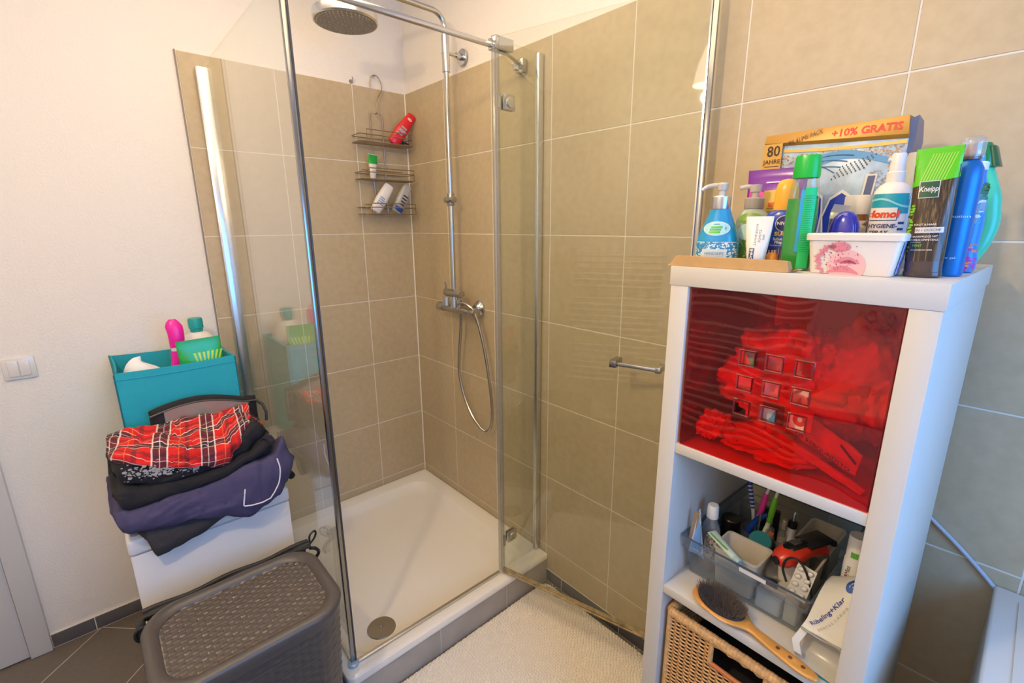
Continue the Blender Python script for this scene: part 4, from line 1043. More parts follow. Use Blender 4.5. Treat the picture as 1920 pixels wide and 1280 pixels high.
# 2 green soap behind
sec = [(0, .027, .020, 2.4), (.003, .0285, .0215, 2.4), (.08, .0275, .021, 2.3), (.094, .022, .018, 2.1), (.100, .015, .015, 2), (.108, .0145, .0145, 2)]
t, S = bottle('soap_dispenser', 'green and clear pump bottle half hidden behind the blue hand soap', .088, .118, 14, sec, P('clear green plastic', s2l('A9B7A0'), .15, coat=.4))
MB().lathe([(.016, .1), (.0165, .101), (.0165, .118), (.014, .120), (.006, .1205)], 32).build('collar', P('grey clear collar', s2l('A79F92'), .2), t)
MB().lathe([(.0055, .12), (.0055, .128), (.009, .13), (.0105, .142), (.004, .143)], 24).tube([(0, 0, .1385), (-.014, 0, .1395), (-.026, 0, .1375)], .0042, 10).build('pump', M_pump, t)
dec(d_ell(S, .0, .083, .020, .010), 'leaf_print', C('7FA63A'), t); dec(d_ell(S, .0, .060, .0225, .015, off=.0007), 'oval_label', C('BFDCCB'), t)
dec(d_rect(S, -.026, .026, .004, .044, nx=20), 'lower_label', C('9CB46A'), t); dec(scatter(S, rg, 130, -.026, .026, .004, .044, .0012, .003, off=.0008, elong=2), 'leaves', C('5E8A2E'), t)
dec(d_text(S, 'S', .012, .060, .007, off=.0011, bold=.02), 'seal_letter', C('1C6F66'), t)

# 3 toothpaste tube standing on its cap
M_tube = P('tube white', s2l('EAE6DA'), .3)
sec = [(.010, .0125, .0120, 2), (.013, .0135, .0130, 2), (.022, .0150, .0130, 2), (.045, .0180, .0090, 2), (.066, .0200, .0035, 2.2), (.080, .0208, .0010, 2.5), (.086, .0210, .0008, 2.5)]
t, S = bottle('toothpaste_tube', 'small white toothpaste tube standing on its cap beside the blue hand soap', .1295, .050, 12, sec, M_tube, cat='tube', part='tube')
MB().lathe([(.0115, 0), (.012, .001), (.0125, .0105)], 28).build('cap', W_, t)
M_nv = C('2C4E8A')
dec(d_rect(S, -.0095, -.0015, .012, .034, off=.0006), 'brand_panel', M_nv, t)
mb = d_text(S, 'Oral-B', -.0055, .0235, .0068, off=.0011, rot=PI/2, bold=.03)
decals(t, ('lettering', W_, mb), ('small_lettering', C('6F7784'), d_text(S, 'ZAHNFLEISCH', -.002, .056, .0055, off=.0008, rot=PI/2, mb=d_text(S, 'SCHUTZ', .004, .054, .0055, off=.0008, rot=PI/2))), ('green_lettering', C('3F8E6A'), d_text(S, 'Sanft', .0095, .052, .0045, off=.0008, rot=PI/2)))
oo = bottle('ointment_tube', 'small orange bottle mostly hidden behind the white toothpaste tube', .146, .074, 0, [(0, .010, .010, 2), (.020, .010, .010, 2), (.026, .006, .006, 2)], C('E8953A'))

# 4 purple wipes pack
secW = pillow(.054, .178, .019, 22, wob=.003, seedv=2)
t, S = bottle('wipes_pack', 'purple and white foil pack standing behind the pump bottles', .078, .230, 4, secW, P('purple foil', s2l('7A2A94'), .22, spec=.7), cat='pack', part='pack')
dec(d_rect(S, -.053, .053, .006, .102, nx=20, nz=12), 'white_label', C('D9CFC9'), t)
mb = MB()
for k in range(4): mb.grid(lambda a, b, k=k: S.at(-.046+.085*a, .104+.012*k+.014*(b-.5)*(1-a)+.02*math.sin(a*PI)*(-.6), .001+.0002*k), 14, 2)
dec(mb, 'pink_swirl', C('D24E9E', .3), t)
mb = d_rect(S, -.016, .018, .1515, .1540, off=.0009, nz=1); dec(mb, 'print_line', C('E8C9E8'), t)
mb = MB()
for k, r in enumerate((.083, .060)): d_ell(S, .010, r, .0085, .0085, r0=.82, off=.0009, mb=mb)
d_text(S, 'C', .010, .060, .009, off=.0009, mb=mb); d_rect(S, .0, .045, .094, .0955, off=.0009, mb=mb)
dec(mb, 'care_symbols', C('3C3338'), t)

# 5 yellow tube
sec = [(0, .017, .006, 2.4), (.06, .0175, .004, 2.6), (.125, .018, .0014, 3), (.133, .018, .0011, 3)]
t, S = bottle('sachet', 'pale yellow flat sachet with an orange print behind the sunscreen', .108, .150, 2, sec, C('EBBF55'), cat='sachet', part='sachet')
dec(d_rect(S, -.008, .010, .104, .112), 'orange_print', C('E8702E'), t)
mb = MB()
for k in range(12): d_rect(S, -.010, .011 if k % 3 else .004, .1-.0058*k, .1022-.0058*k, off=.0006, nx=4, nz=1, mb=mb)
dec(mb, 'fine_print', C('A8802A'), t)

# 6 sunscreen
sec = [(0, .0285, .015, 2.8), (.004, .030, .0165, 2.8), (.030, .0305, .017, 2.6), (.055, .0285, .0165, 2.5), (.072, .0270, .016, 2.5), (.086, .0272, .0155, 2.6), (.093, .0235, .0145, 2.4), (.096, .017, .013, 2.3)]
t, S = bottle('sunscreen_bottle', 'dark blue sunscreen bottle with a round yellow cap', .150, .094, 12, sec, P('blue plastic', s2l('1746B4'), .25, coat=.3))
MB().loft([(.096, .0175, .0135, 2.3), (.100, .0180, .0140, 2.3), (.128, .0172, .0135, 2.3), (.139, .0150, .0120, 2.2), (.145, .010, .008, 2), (.1465, .003, .003, 2)], 36).build('cap', P('yellow cap', s2l('F2AE35'), .3), t)
dec(d_ell(S, .004, .074, .0135, .0135, off=.0006), 'badge_edge', W_, t); dec(d_ell(S, .004, .074, .0124, .0124, off=.0010), 'badge', C('231F6E'), t)
mb = d_text(S, 'NIVEA', .004, .074, .0078, off=.0014, bold=.03); d_text(S, 'Schutz &', .001, .0485, .0062, off=.0010, bold=.02, mb=mb); d_text(S, 'Pflege', .0, .0430, .0062, off=.0010, bold=.02, mb=mb)
d_text(S, 'Feuchtigkeitsspendend', .0, .0382, .0029, off=.001, mb=mb); d_text(S, 'LSF', -.0085, .0265, .0088, off=.0013, bold=.03, mb=mb); d_rect(S, .0005, .0009, .021, .033, off=.0013, mb=mb, nx=1); d_text(S, 'Wasserfest', .0, .0100, .0036, off=.001, mb=mb)
dec(d_rect(S, -.020, .024, .0200, .0352, off=.0008), 'factor_panel', C('2C2A7A'), t)
dec(mb, 'lettering', W_, t)
dec(d_text(S, 'SUN', .001, .0570, .0090, off=.0010, bold=.03, squash=1.15), 'yellow_lettering', C('F5D23C'), t)
mb = d_text(S, '30', .0105, .0272, .0100, off=.0013, bold=.03); d_text(S, 'HOCH', .0, .0168, .0045, off=.001, mb=mb); d_rect(S, -.020, .020, .0125, .0142, off=.001, mb=mb)
dec(mb, 'orange_lettering', C('F08A2C'), t)

# 7 green mouthwash like bottle
sec = [(0, .0195, .014, 2.6), (.004, .0215, .0160, 2.6), (.03, .0225, .0165, 2.5), (.08, .0228, .0170, 2.4), (.115, .0215, .0165, 2.3), (.138, .0185, .0150, 2.2), (.143, .0175, .0145, 2.2)]
liq = [q for q in sec if q[0] <= .085]; liq = [(q[0]+.0008, q[1]-.0012, q[2]-.0012, q[3]) for q in liq]+[(.112, .0210, .0155, 2.3)]
t, S = bottle('shower_gel_bottle', 'tall clear bottle of bright green gel with a green flip cap', .1865, .064, 10, sec, clear('clear green bottle', (.88, .92, .86), .05, .03, body=(.55, .62, .5), bodyw=.04))
MB().loft(liq, 36).build('green_gel', P('green gel', s2l('069A22'), .3), t)
MB().loft([(.143, .0182, .0152, 2.2), (.146, .0192, .0158, 2.2), (.172, .0176, .0150, 2.3), (.1765, .0165, .0142, 2.3), (.1778, .004, .004, 2)], 36).build('cap', P('green cap', s2l('14B43C'), .3), t)
dec(d_rect(S, .0040, .0190, .004, .128, nx=8, nz=10, off=.0008), 'back_label', C('18BE6A'), t)
dec(d_rect(S, -.0010, .0038, .030, .125, nx=4, nz=8, off=.0008), 'blue_stripe', C('1C9CC4'), t)
mb = MB()
for k in range(26): d_rect(S, .0055, .0170-.002*(k % 3 == 2), .030+.0034*k, .0308+.0034*k, off=.0012, nx=5, nz=1, mb=mb)
dec(mb, 'fine_print', C('0E8A54'), t)

# 8 detergent carton
dt = kthing('detergent_carton', 'large gold and blue detergent carton standing at the back of the shelf top', 'carton', .125, .345, ZT, rz=.5)
M_goldc = P('gold print', s2l('B5832E'), .35, metal=.2); M_paper = P('pale blue print', s2l('A9BECB'), .3, mottle=.35, mscale=22)
Hc = .262
MB().box(-.125, .125, 0, .066, 0, .236).build('box', M_paper, dt, bevel=.001)
rr_ = [[(-.125, -.001, .237), (.125, -.001, .223), (.126, .066, .225), (-.125, .066, .225)], [(-.124, -.0060, .242), (.125, -.006, .230), (.128, .066, .236), (-.125, .066, .236)], [(-.122, -.004, .258), (.121, .0005, .263), (.128, .064, .258), (-.123, .062, .256)]]
MB().rings(rr_).build('lid', M_goldc, dt, ang=20, bevel=.0006)
MB().rings([[(.1245, .001, .15), (.1265, .002, .15), (.1265, .064, .15), (.1245, .064, .15)], [(.1245, .001, .215), (.134, .004, .222), (.136, .060, .22), (.1245, .064, .22)], [(.1222, .001, .255), (.133, .008, .262), (.132, .058, .258), (.123, .062, .255)]]).build('crumpled_corner', P('dented blue grey foil', s2l('6A6F86'), .25, metal=.4), dt, ang=20)
v_, f_ = text2d('+10% GRATIS', 1, .03); wd = max(p[0] for p in v_)-min(p[0] for p in v_)
mb = MB().add([(.058+p[0]*.112/wd, -.0068+.0060*(.2455+p[1]*.0190-.230)/.033-.0004, .2455+p[1]*.0190) for p in v_], f_)
dec(mb, 'red_lettering', C('D8301E'), dt)
F = Flat(0)
mb = MB(); v_, f_ = text2d('JUBILÄUMS PACK', 1, .0); wd = max(p[0] for p in v_)-min(p[0] for p in v_); v_ = [(p[0]*.070/wd, p[1]*.0125) for p in v_]
def lidpt(x, z): return (x, -.0078 if z > .236 else -.0078+(.236-z)*.0, z)
mb.add([(-.048+p[0], -.0078, .2440+p[1]+.020*(p[0]/.07)) for p in v_], f_)
dec(mb, 'black_lettering', C('33231A'), dt)
dec(MB().grid(lambda a, b: (-.085+.209*a, -.0016, .2150+.0060*b+.006*(1-a)-.003*math.sin(a*PI)), 24, 2), 'yellow_swoosh', C('F0C25C', .3), dt)
mb = scatter(F, rg, 900, -.123, .123, .150, .214, .0008, .0024, inside=lambda x, z: z > .165+.052*(1-(x/.118)**2)*.9, off=.0006)
dec(mb, 'gold_glitter', C('B98A5C', .3), dt); mb = scatter(F, rg, 540, -.123, .123, .150, .214, .0006, .0016, inside=lambda x, z: z > .165+.052*(1-(x/.118)**2)*.92, off=.0008)
dec(mb, 'pale_glitter', C('E8CFA8', .3), dt)
def arc(x0, z0, x1, z1, bulge, w0, w1, mb, n=24):
    return mb.grid(lambda a, b: (x0+(x1-x0)*a, -.0009, z0+(z1-z0)*a+bulge*math.sin(PI*a)+(w0+(w1-w0)*a)*(b-.5)), n, 1)
mb = MB(); arc(-.095, .150, .108, .185, .036, .026, .010, mb); dec(mb, 'blue_sweep', C('5C9CC8', .3), dt)
mb = MB()
for k, (z0, b_) in enumerate(((.135, .040), (.126, .042), (.118, .036), (.140, .046))): arc(-.08, z0+.030, .045-.01*k, .202-.010*k, b_*.45, .0012, .0026, mb)
dec(mb, 'water_splash', C('2E6F98', .3), dt)
mb = MB()
for i in range(9):
    for j in range(5): d_ell(F, .012+.0065*i+.004*j, .160+.0058*j+.0022*i, .0011+.0003*(i > 5), .0019, n=8, off=.0012, mb=mb)
dec(mb, 'drum_holes', C('4E4A48'), dt)
mb = d_text(F, 'no', .008, .100, .185, off=.0014, bold=.05, squash=.52, shear=.14); d_rect(F, .060, .078, .05, .165, off=.0014, mb=mb, shear=.01); dec(mb, 'logo_outline', W_, dt)
dec(d_rect(F, .063, .075, .05, .162, off=.0018, shear=.01), 'logo_stroke', C('5A6384', .3), dt)
mb = d_text(F, 'no', .008, .100, .185, off=.0020, bold=.018, squash=.52, shear=.14); dec(mb, 'logo', C('1F3FA6', .3), dt)
mb = scatter(F, rg, 300, .075, .122, .05, .17, .0008, .0022, off=.0008); dec(mb, 'silver_glitter', C('9C9AA0', .3), dt)
dec(d_rect(Flat(-.006), -.1245, -.086, .186, .240, off=.0006, nx=2, nz=2), 'anniversary_panel', C('D6A246', .3), dt)
G6 = Flat(-.0066); mb = d_text(G6, '80', -.103, .224, .030, bold=.01, squash=.9); d_text(G6, 'JAHRE', -.1045, .2035, .0125, bold=.01, mb=mb); d_rect(G6, -.119, -.090, .1935, .1950, mb=mb, nz=1)
dec(mb, 'anniversary_lettering', C('2C1D12'), dt)
dec(scatter(F, rg, 90, -.1245, -.112, .12, .18, .0006, .0014, off=.0013), 'violet_glitter', C('8C78A8'), dt)

# 9 small clear box with foil, 10 amber bottle, 11 blue capped stick
sb = kthing('clear_carton', 'small silvery clear carton with a torn flap between green bottle and amber bottle', 'carton', .2150, .150, ZT, rz=12)
MB().box(-.0125, .0125, -.009, .009, 0, .092).build('carton', P('silvery carton', s2l('B9B9AE'), .2, metal=.2), sb, bevel=.001)
MB().rings([[(-.0125, -.009, .092), (.0125, -.009, .092), (.0125, -.008, .092), (-.0125, -.008, .092)], [(-.008, -.016, .105), (.016, -.013, .101), (.016, -.012, .101), (-.008, -.015, .105)]]).build('flap', P('white flap', s2l('D9D4CA'), .4), sb)
mb = MB()
for k in range(9): mb.box(-.0115, -.0055, -.0094, -.0091, .062+.0022*k, .0632+.0022*k)
dec(mb, 'barcode', K_, sb)
t, S = bottle('medicine_bottle', 'amber glass bottle with a white screw cap behind the blue domed stick', .2285, .190, 0, [(0, .019, .019, 2), (.003, .0205, .0205, 2), (.072, .0205, .0205, 2), (.082, .0195, .0195, 2), (.088, .0175, .0175, 2)], P('amber glass', s2l('8A4A14'), .1, coat=.6))
MB().lathe([(.0190, .088), (.0195, .089), (.0195, .117), (.0180, .1195), (.003, .120)], 36).build('cap', W_, t)
dec(d_rect(S, -.0190, .0190, .006, .078, nx=20), 'label', C('D5CFC5'), t)
sec = [(0, .0200, .0130, 3), (.003, .0210, .014, 3), (.050, .0210, .014, 2.8), (.053, .0215, .0145, 2.6), (.070, .0205, .0140, 2.4), (.083, .0165, .0120, 2.2), (.090, .0105, .0085, 2), (.0930, .003, .003, 2)]
lo = [q for q in sec if q[0] <= .050]; hi = [q for q in sec if q[0] >= .050]
t = kthing('floss_dispenser', 'stick with a glossy blue domed cap and white body behind the pink printed box', 'dispenser', .2330, .120, ZT)
MB().loft(lo).build('body', W_, t); MB().loft(hi).build('cap', P('cobalt cap', s2l('2B2FA8'), .12, coat=.6), t)
S = Surf(sec); dec(d_ell(S, 0, .044, .020, .016, off=.001), 'white_arch', W_, t); dec(d_ell(S, 0, .050, .0115, .0075, off=.0014), 'blue_oval', C('2E6FA4'), t); dec(d_rect(S, -.007, .007, .0488, .0512, off=.0018, nz=1), 'print_line', W_, t)
t, S = bottle('small_box', 'small cream carton lying between the blue domed stick and the spray bottle', .2655, .118, 0, [(0, .011, .008, 6), (.052, .011, .008, 6)], C('DDD2BC'), cat='box')

# 12 pink printed plastic box
pk = kthing('plastic_box', 'white plastic box printed with pink powder and lilac flowers near the front edge', 'box', .268, .070, ZT, rz=3)
def rr2(hx, hy, r, z, n=6): return rrect(-hx, hx, -hy, hy, r, z, n)
M_pbox = P('cream plastic', s2l('E6DACB'), .3)
mb = MB().rings([rr2(.0500, .0335, .006, 0), rr2(.0515, .0345, .007, .003), rr2(.0570, .0385, .008, .049), rr2(.0605, .0415, .009, .0495), rr2(.0610, .0420, .009, .0575), rr2(.0595, .0405, .009, .0595), rr2(.0560, .037, .008, .0595), rr2(.0560, .037, .008, .0585)])
mb.build('box', M_pbox, pk, ang=40)
class Slope:
    def __init__(s, y0, y1, h): s.a = (y0, y1, h)
    def at(s, x, z, off=.0004): y0, y1, h = s.a; return (x, y0+(y1-y0)*min(z, h)/h-off, z)
FS = Slope(-.0342, -.0385, .049)
pinkA, pinkB, pinkC = C('D9838C'), C('E9B4AE'), C('C25A72')
dec(d_ell(FS, -.004, .012, .024, .024, off=.0006, n=40, mb=None), 'powder_disc', pinkB, pk)
mb = MB(); arcpts = []
def crescent(cx, cz, w_, h_, mb):
    n = 20; top = [(cx-w_+2*w_*k/n, cz+h_*math.sin(PI*k/n)) for k in range(n+1)]; bot = [(cx-w_+2*w_*k/n, cz+.25*h_*math.sin(PI*k/n)-.002) for k in range(n+1)]
    mb.add([FS.at(*p, .0010) for p in top+bot], [(k, k+1, n+2+k, n+1+k) for k in range(n)]); return mb
crescent(-.004, .018, .016, .008, mb); crescent(-.008, .003, .020, .010, mb); dec(mb, 'powder_bands', pinkA, pk)
mb = MB(); crescent(-.002, .0175, .010, .004, mb); dec(mb, 'powder_shade', pinkC, pk)
mb = MB()
for k in range(15):
    a = 2.0+1.9*k/14; r = .025+.006*((k*7) % 5)/5; cx, cz = -.012+r*math.cos(a)*.9, .020+r*math.sin(a)*.75
    if cz < .001: continue
    d_poly(FS, [(cx, cz-.002), (cx+.005*math.cos(a+.6), cz+.004*math.sin(a+.6)), (cx+.009*math.cos(a), max(.0005, cz+.007*math.sin(a))), (cx+.004*math.cos(a-.7), cz+.004*math.sin(a-.7))], off=.0012, mb=mb)
d_ell(FS, -.014, .040, .013, .007, off=.0012, mb=mb); d_poly(FS, [(-.030, .042), (-.020, .043), (-.018, .039), (-.026, .037)], off=.0012, mb=mb)
dec(mb, 'petals', pinkA, pk)
mb = scatter(FS, rg, 110, -.034, .010, .002, .050, .0004, .0011, off=.0015, inside=lambda x, z: (x+.012)**2/.022**2+(z-.028)**2/.024**2 < 1)
dec(mb, 'powder_crumbs', pinkC, pk)
side = MB(); side.grid(lambda a, b: (.0517+.0055*b+.0006, -.022+.020*a, .002+.046*b), 4, 4); dec(side, 'lilac_panel', C('A9B4E6'), pk)
mb = MB()
for k in range(34):
    b_ = rg.uniform(.05, .98); y = -.006+.014*rg.random()+.006*b_-.006; x = .0517+.0055*b_+.0012; z = .002+.046*b_; r = rg.uniform(.0012, .0030)
    mb.rings([[(x, y+r*f*math.cos(a), z+r*f*math.sin(a)) for a in [j*PI/3 for j in range(6)]] for f in (.05, 1)], cap=False)
dec(mb, 'lilac_flowers', C('A468C4'), pk)
# purple wrapped candy-like print edges stay on the side

# 13 hygiene spray
sec = [(0, .0225, .0215, 2.3), (.003, .0245, .0235, 2.3), (.108, .0245, .0235, 2.3), (.122, .0235, .0225, 2.2), (.131, .018, .0175, 2), (.135, .0125, .0125, 2)]
t, S = bottle('spray_bottle', 'white hygiene spray bottle with a teal band and white spray cap', .2790, .165, 6, sec, M_wplastic)
MB().lathe([(.0120, .134), (.0122, .150), (.0100, .152), (.0095, .176), (.0085, .1785), (.002, .179)], 28).cyl((0, 0, .168), (-.0125, -.004, .170), .003, n=10).build('spray_cap', W_, t)
dec(d_rect(S, -.0235, .0235, .088, .118, nx=24), 'teal_band', C('1E9BB0'), t)
mb = MB().grid(lambda a, b: S.at(-.0235+.047*a, .108-.006*a+.004*math.sin(a*5)+.003*(b-.5), .0008), 20, 1); dec(mb, 'light_wave', C('8CD4DA'), t)
dec(d_rect(S, -.0225, .0125, .0775, .0965, off=.0009, nx=16), 'red_panel_edge', C('1F3A72'), t); dec(d_rect(S, -.0228, .0118, .0785, .0970, off=.0013, nx=16), 'logo_panel', W_, t)
dec(d_text(S, 'domol', -.0045, .0868, .0150, off=.0018, bold=.05, shear=.12), 'logo_lettering', C('E04A1C'), t)
mb = d_text(S, 'HYGIENE-', -.004, .0690, .0086, off=.0010, bold=.02, shear=.1); d_text(S, 'SPRAY', -.008, .0590, .0086, off=.0010, bold=.02, shear=.1, mb=mb); d_rect(S, -.020, .008, .0490, .0535, off=.0009, mb=mb)
for k in range(8): d_rect(S, .0150, .0215, .072-.0092*k, .0755-.0092*k, off=.001, nx=5, nz=1, mb=mb)
dec(mb, 'navy_print', C('2A2B66'), t); dec(d_text(S, 'DESINFIZIEREND', -.006, .0512, .0036, off=.0014), 'small_lettering', W_, t)
dec(d_ell(S, .003, .036, .0068, .0068, off=.001), 'seal', C('8FA6B8'), t); dec(d_ell(S, .003, .0345, .0050, .0022, off=.0014), 'seal_wave', C('4F7FA8'), t)

# 14 grey white can behind
sec = [(0, .020, .020, 2), (.004, .0215, .0215, 2), (.128, .0215, .0215, 2), (.1285, .0225, .0225, 2), (.180, .0220, .0220, 2), (.186, .0205, .0205, 2), (.188, .004, .004, 2)]
t, S = bottle('spray_can', 'pale grey spray can with a white cap behind the hygiene spray', .2930, .255, 0, sec, P('pale grey', s2l('C4C3BC'), .3))
mb = d_rect(S, -.005, .020, .110, .1145); d_rect(S, -.002, .020, .082, .0855, mb=mb); d_rect(S, .0, .020, .060, .064, mb=mb); dec(mb, 'black_bars', K_, t)

# 15 brown shower tube standing on its cap
sec = [(.022, .0208, .0150, 2.2), (.040, .0212, .0150, 2.2), (.090, .0225, .0105, 2.2), (.135, .0235, .0055, 2.4), (.160, .0240, .0024, 3), (.172, .0242, .0012, 3.5)]
def m_streak(name, c0, c1):
    m, t_, b = newmat(name); N = t_.nodes; L = t_.links; g = N.new('ShaderNodeTexCoord'); mp = N.new('ShaderNodeMapping'); mp.inputs['Scale'].default_value = (520, 520, 9); mp.inputs['Rotation'].default_value = (0, .10, 0)
    L.new(g.outputs['Object'], mp.inputs[0]); n = N.new('ShaderNodeTexNoise'); n.inputs['Scale'].default_value = 1; n.inputs['Detail'].default_value = 3; L.new(mp.outputs[0], n.inputs[0])
    r = N.new('ShaderNodeValToRGB'); r.color_ramp.elements[0].position = .5; r.color_ramp.elements[1].position = .75; r.color_ramp.elements[0].color = (*c0, 1); r.color_ramp.elements[1].color = (*c1, 1)
    L.new(n.outputs['Fac'], r.inputs[0]); L.new(r.outputs[0], b.inputs['Base Color']); b.inputs['Roughness'].default_value = .22; return m
t, S = bottle('shower_tube', 'brown wood look shower tube with a bright green top standing on its cap', .3470, .078, 8, sec, m_streak('dark brown streaks', s2l('3C2E22'), s2l('8A6C42')), cat='tube', part='tube', tilt=(0, -2.2))
MB().loft([(0, .0195, .0145, 2.3), (.002, .0212, .0160, 2.3), (.007, .0214, .0162, 2.3), (.0075, .0206, .0154, 2.3), (.0225, .0206, .0150, 2.2)], 40).build('cap', P('brown cap', s2l('4A3A32'), .2, coat=.4), t)
mb = MB(); mb.grid(lambda a, b: S.at(-.0238+.0476*a, (.122+.010*a)+(.172-.122-.010*a)*b, .0006), 16, 8); dec(mb, 'green_top', C('5FC41E', .25), t)
mb = MB()
for k in range(9): mb.grid(lambda a, b, k=k: S.at(-.016+.003*k+.010*b+.0009*a, .130+.034*b, .0009), 1, 5)
dec(mb, 'grass_streaks', C('B8DC5A', .3), t)
dec(d_rect(S, -.0160, .0054, .1070, .1292, off=.0012), 'logo_edge', W_, t); dec(d_rect(S, -.0152, .0046, .1078, .1284, off=.0016), 'logo_panel', C('0F4A2E'), t)
dec(d_text(S, 'Kneipp', -.0053, .1185, .0100, off=.0020, shear=.25, bold=.01, squash=.7), 'logo_lettering', W_, t)
dec(d_rect(S, -.0140, .0160, .0605, .0680, off=.0010), 'white_band', C('CFCBC4'), t); dec(d_text(S, '2 IN 1 DUSCHE', -.0020, .0641, .0050, off=.0014, squash=.9), 'band_lettering', C('4A3A30'), t)
mb = d_text(S, 'HAUT & HAAR', -.0040, .0716, .0036, off=.0010, bold=.01); d_text(S, 'HAARPFLEGE MIT', -.0030, .0555, .0036, off=.0010, bold=.01, mb=mb); d_text(S, 'WIRKKOMPETENZ', -.0030, .0510, .0036, off=.0010, bold=.01, mb=mb)
d_rect(S, -.0170, -.006, .0480, .0484, off=.001, mb=mb, nz=1); d_text(S, 'ANGENEHM HERB', -.0045, .0375, .0028, off=.001, mb=mb); dec(mb, 'white_lettering', W_, t)
dec(d_text(S, 'MINT', -.0095, .0435, .0042, off=.0010, bold=.03), 'green_lettering', C('7ED83A'), t)
mb = scatter(S, rg, 46, -.0230, -.0180, .035, .098, .0008, .0018, off=.0009); dec(mb, 'leaves', C('6FBF2A'), t)

# 16 blue spray can with clear cap
sec = [(0, .0160, .0160, 2), (.003, .0175, .0175, 2), (.130, .0175, .0175, 2), (.145, .0165, .0165, 2), (.153, .0125, .0125, 2), (.156, .0100, .0100, 2)]
t, S = bottle('spray_can', 'matt blue spray can with a clear dome cap behind the brown tube', .3665, .122, -20, sec, P('matt blue metal', s2l('1670B8'), .32, metal=.35))
MB().lathe([(.0105, .156), (.0115, .157), (.0115, .1625), (.010, .163)], 28).build('collar', P('bronze collar', s2l('7A6A62'), .3, metal=.5), t)
MB().lathe([(.0062, .163), (.0062, .172), (.005, .176), (.001, .1765)], 20).build('nozzle', C('B88A70'), t)
MB().lathe([(.0135, .160), (.0138, .161), (.0140, .178), (.0125, .1835), (.009, .186), (.001, .1865)], 32).build('clear_cap', clear('clear cap', (.86, .86, .86), .07, .05, body=(.8, .8, .8), bodyw=.22), t)
mb = d_text(S, 'aqua sensation', .002, .082, .0052, off=.0008); d_text(S, 'shower gel', .004, .026, .0042, off=.0008, mb=mb)
for k in range(16): d_rect(S, -.0158, -.0108, .026+.0042*k, .0286+.0042*k, off=.0008, nx=4, nz=1, mb=mb)
dec(mb, 'lettering', C('D6E6F2'), t)

# 17 children's bottle
sec = [(0, .016, .012, 2.4), (.004, .0195, .0145, 2.4), (.020, .0205, .0150, 2.3), (.038, .0175, .0140, 2.3), (.060, .0185, .0145, 2.3), (.085, .0180, .0140, 2.3), (.115, .0150, .0125, 2.2), (.140, .0095, .0095, 2), (.148, .0090, .0090, 2)]
t, S = bottle('bubble_bath_bottle', 'colourful printed bottle between the blue can and the mint green bottle', .3690, .200, -25, sec, P('bright blue', s2l('2C86C8'), .25))
MB().lathe([(.0095, .148), (.010, .149), (.010, .158), (.008, .160), (.001, .1605)], 24).build('cap', W_, t)
MB().lathe([(.0045, .160), (.004, .168), (.001, .169)], 16).build('spout', C('2E9AE0'), t)
dec(scatter(S, rg, 70, -.018, .019, .004, .036, .0014, .0036, off=.0006), 'purple_print', C('B03AA0'), t); dec(scatter(S, rg, 40, -.018, .019, .004, .045, .0010, .0026, off=.0009), 'orange_print', C('F0843A'), t)
dec(d_rect(S, -.0175, .0180, .072, .128, nx=14), 'grey_label', C('8E9AA0'), t); dec(scatter(S, rg, 80, -.016, .017, .074, .126, .0012, .0032, off=.0009, elong=1.6), 'leaf_print', C('3E7A54'), t); dec(scatter(S, rg, 60, -.016, .017, .074, .126, .0010, .0026, off=.0012), 'white_print', C('D8DDE0'), t)
dec(d_ell(S, .003, .052, .0065, .0065, r0=.7, off=.001), 'ring_logo', W_, t)

# 18 mint shampoo bottle, leaning outline
def cres(z):
    s = z/.155; return .020*math.sin(PI*min(1, s)**.9)
sec = [(z, .0205-.004*abs(z/.155-.45)+(.0015 if z > .1 else 0), .0150, 2.3, cres(z), 0) for z in [.155*k/16 for k in range(17)]]
sec = [(0, .011, .012, 2.3, -.002, 0)]+[(z+.002, a, b_, p_, c_, e_) for z, a, b_, p_, c_, e_ in sec]
t = kthing('shampoo_bottle', 'curved mint green shampoo bottle with a dark green cap at the right rear', 'bottle', .3575, .285, ZT, rz=-8)
MB().loft(sec).build('body', P('mint green', s2l('3FC79A'), .25, coat=.3), t, ang=60)
MB().loft([(.1575, .0205, .0155, 2.6, .001, 0), (.160, .0210, .0160, 2.8, .001, 0), (.178, .0195, .0150, 3, -.002, 0), (.192, .0160, .0135, 3, -.004, 0), (.195, .0145, .012, 3, -.004, 0)]).build('cap', P('dark green cap', s2l('0F7A4E'), .25), t)
MB().loft([(.158, .0060, .0120, 3, .0215, 0), (.188, .0045, .0110, 3, .0135, 0), (.190, .003, .008, 3, .0130, 0)]).build('flip_lid', P('deep green lid', s2l('0B5A3C'), .25), t)
dec(MB().grid(lambda a, b: Surf([(.15, .0185, .0155, 2.6, .001, 0), (.2, .0160, .0135, 3, -.004, 0)]).at(-.016+.012*a*(1-b), .176+.014*b, .0006), 4, 4), 'leaf_mark', C('4FAE4A'), t)
for k_ in ('small_mark',): MB().box(-.003, .004, .05, .056, 0, .0003).build('print_spot', C('C8B090'), su)
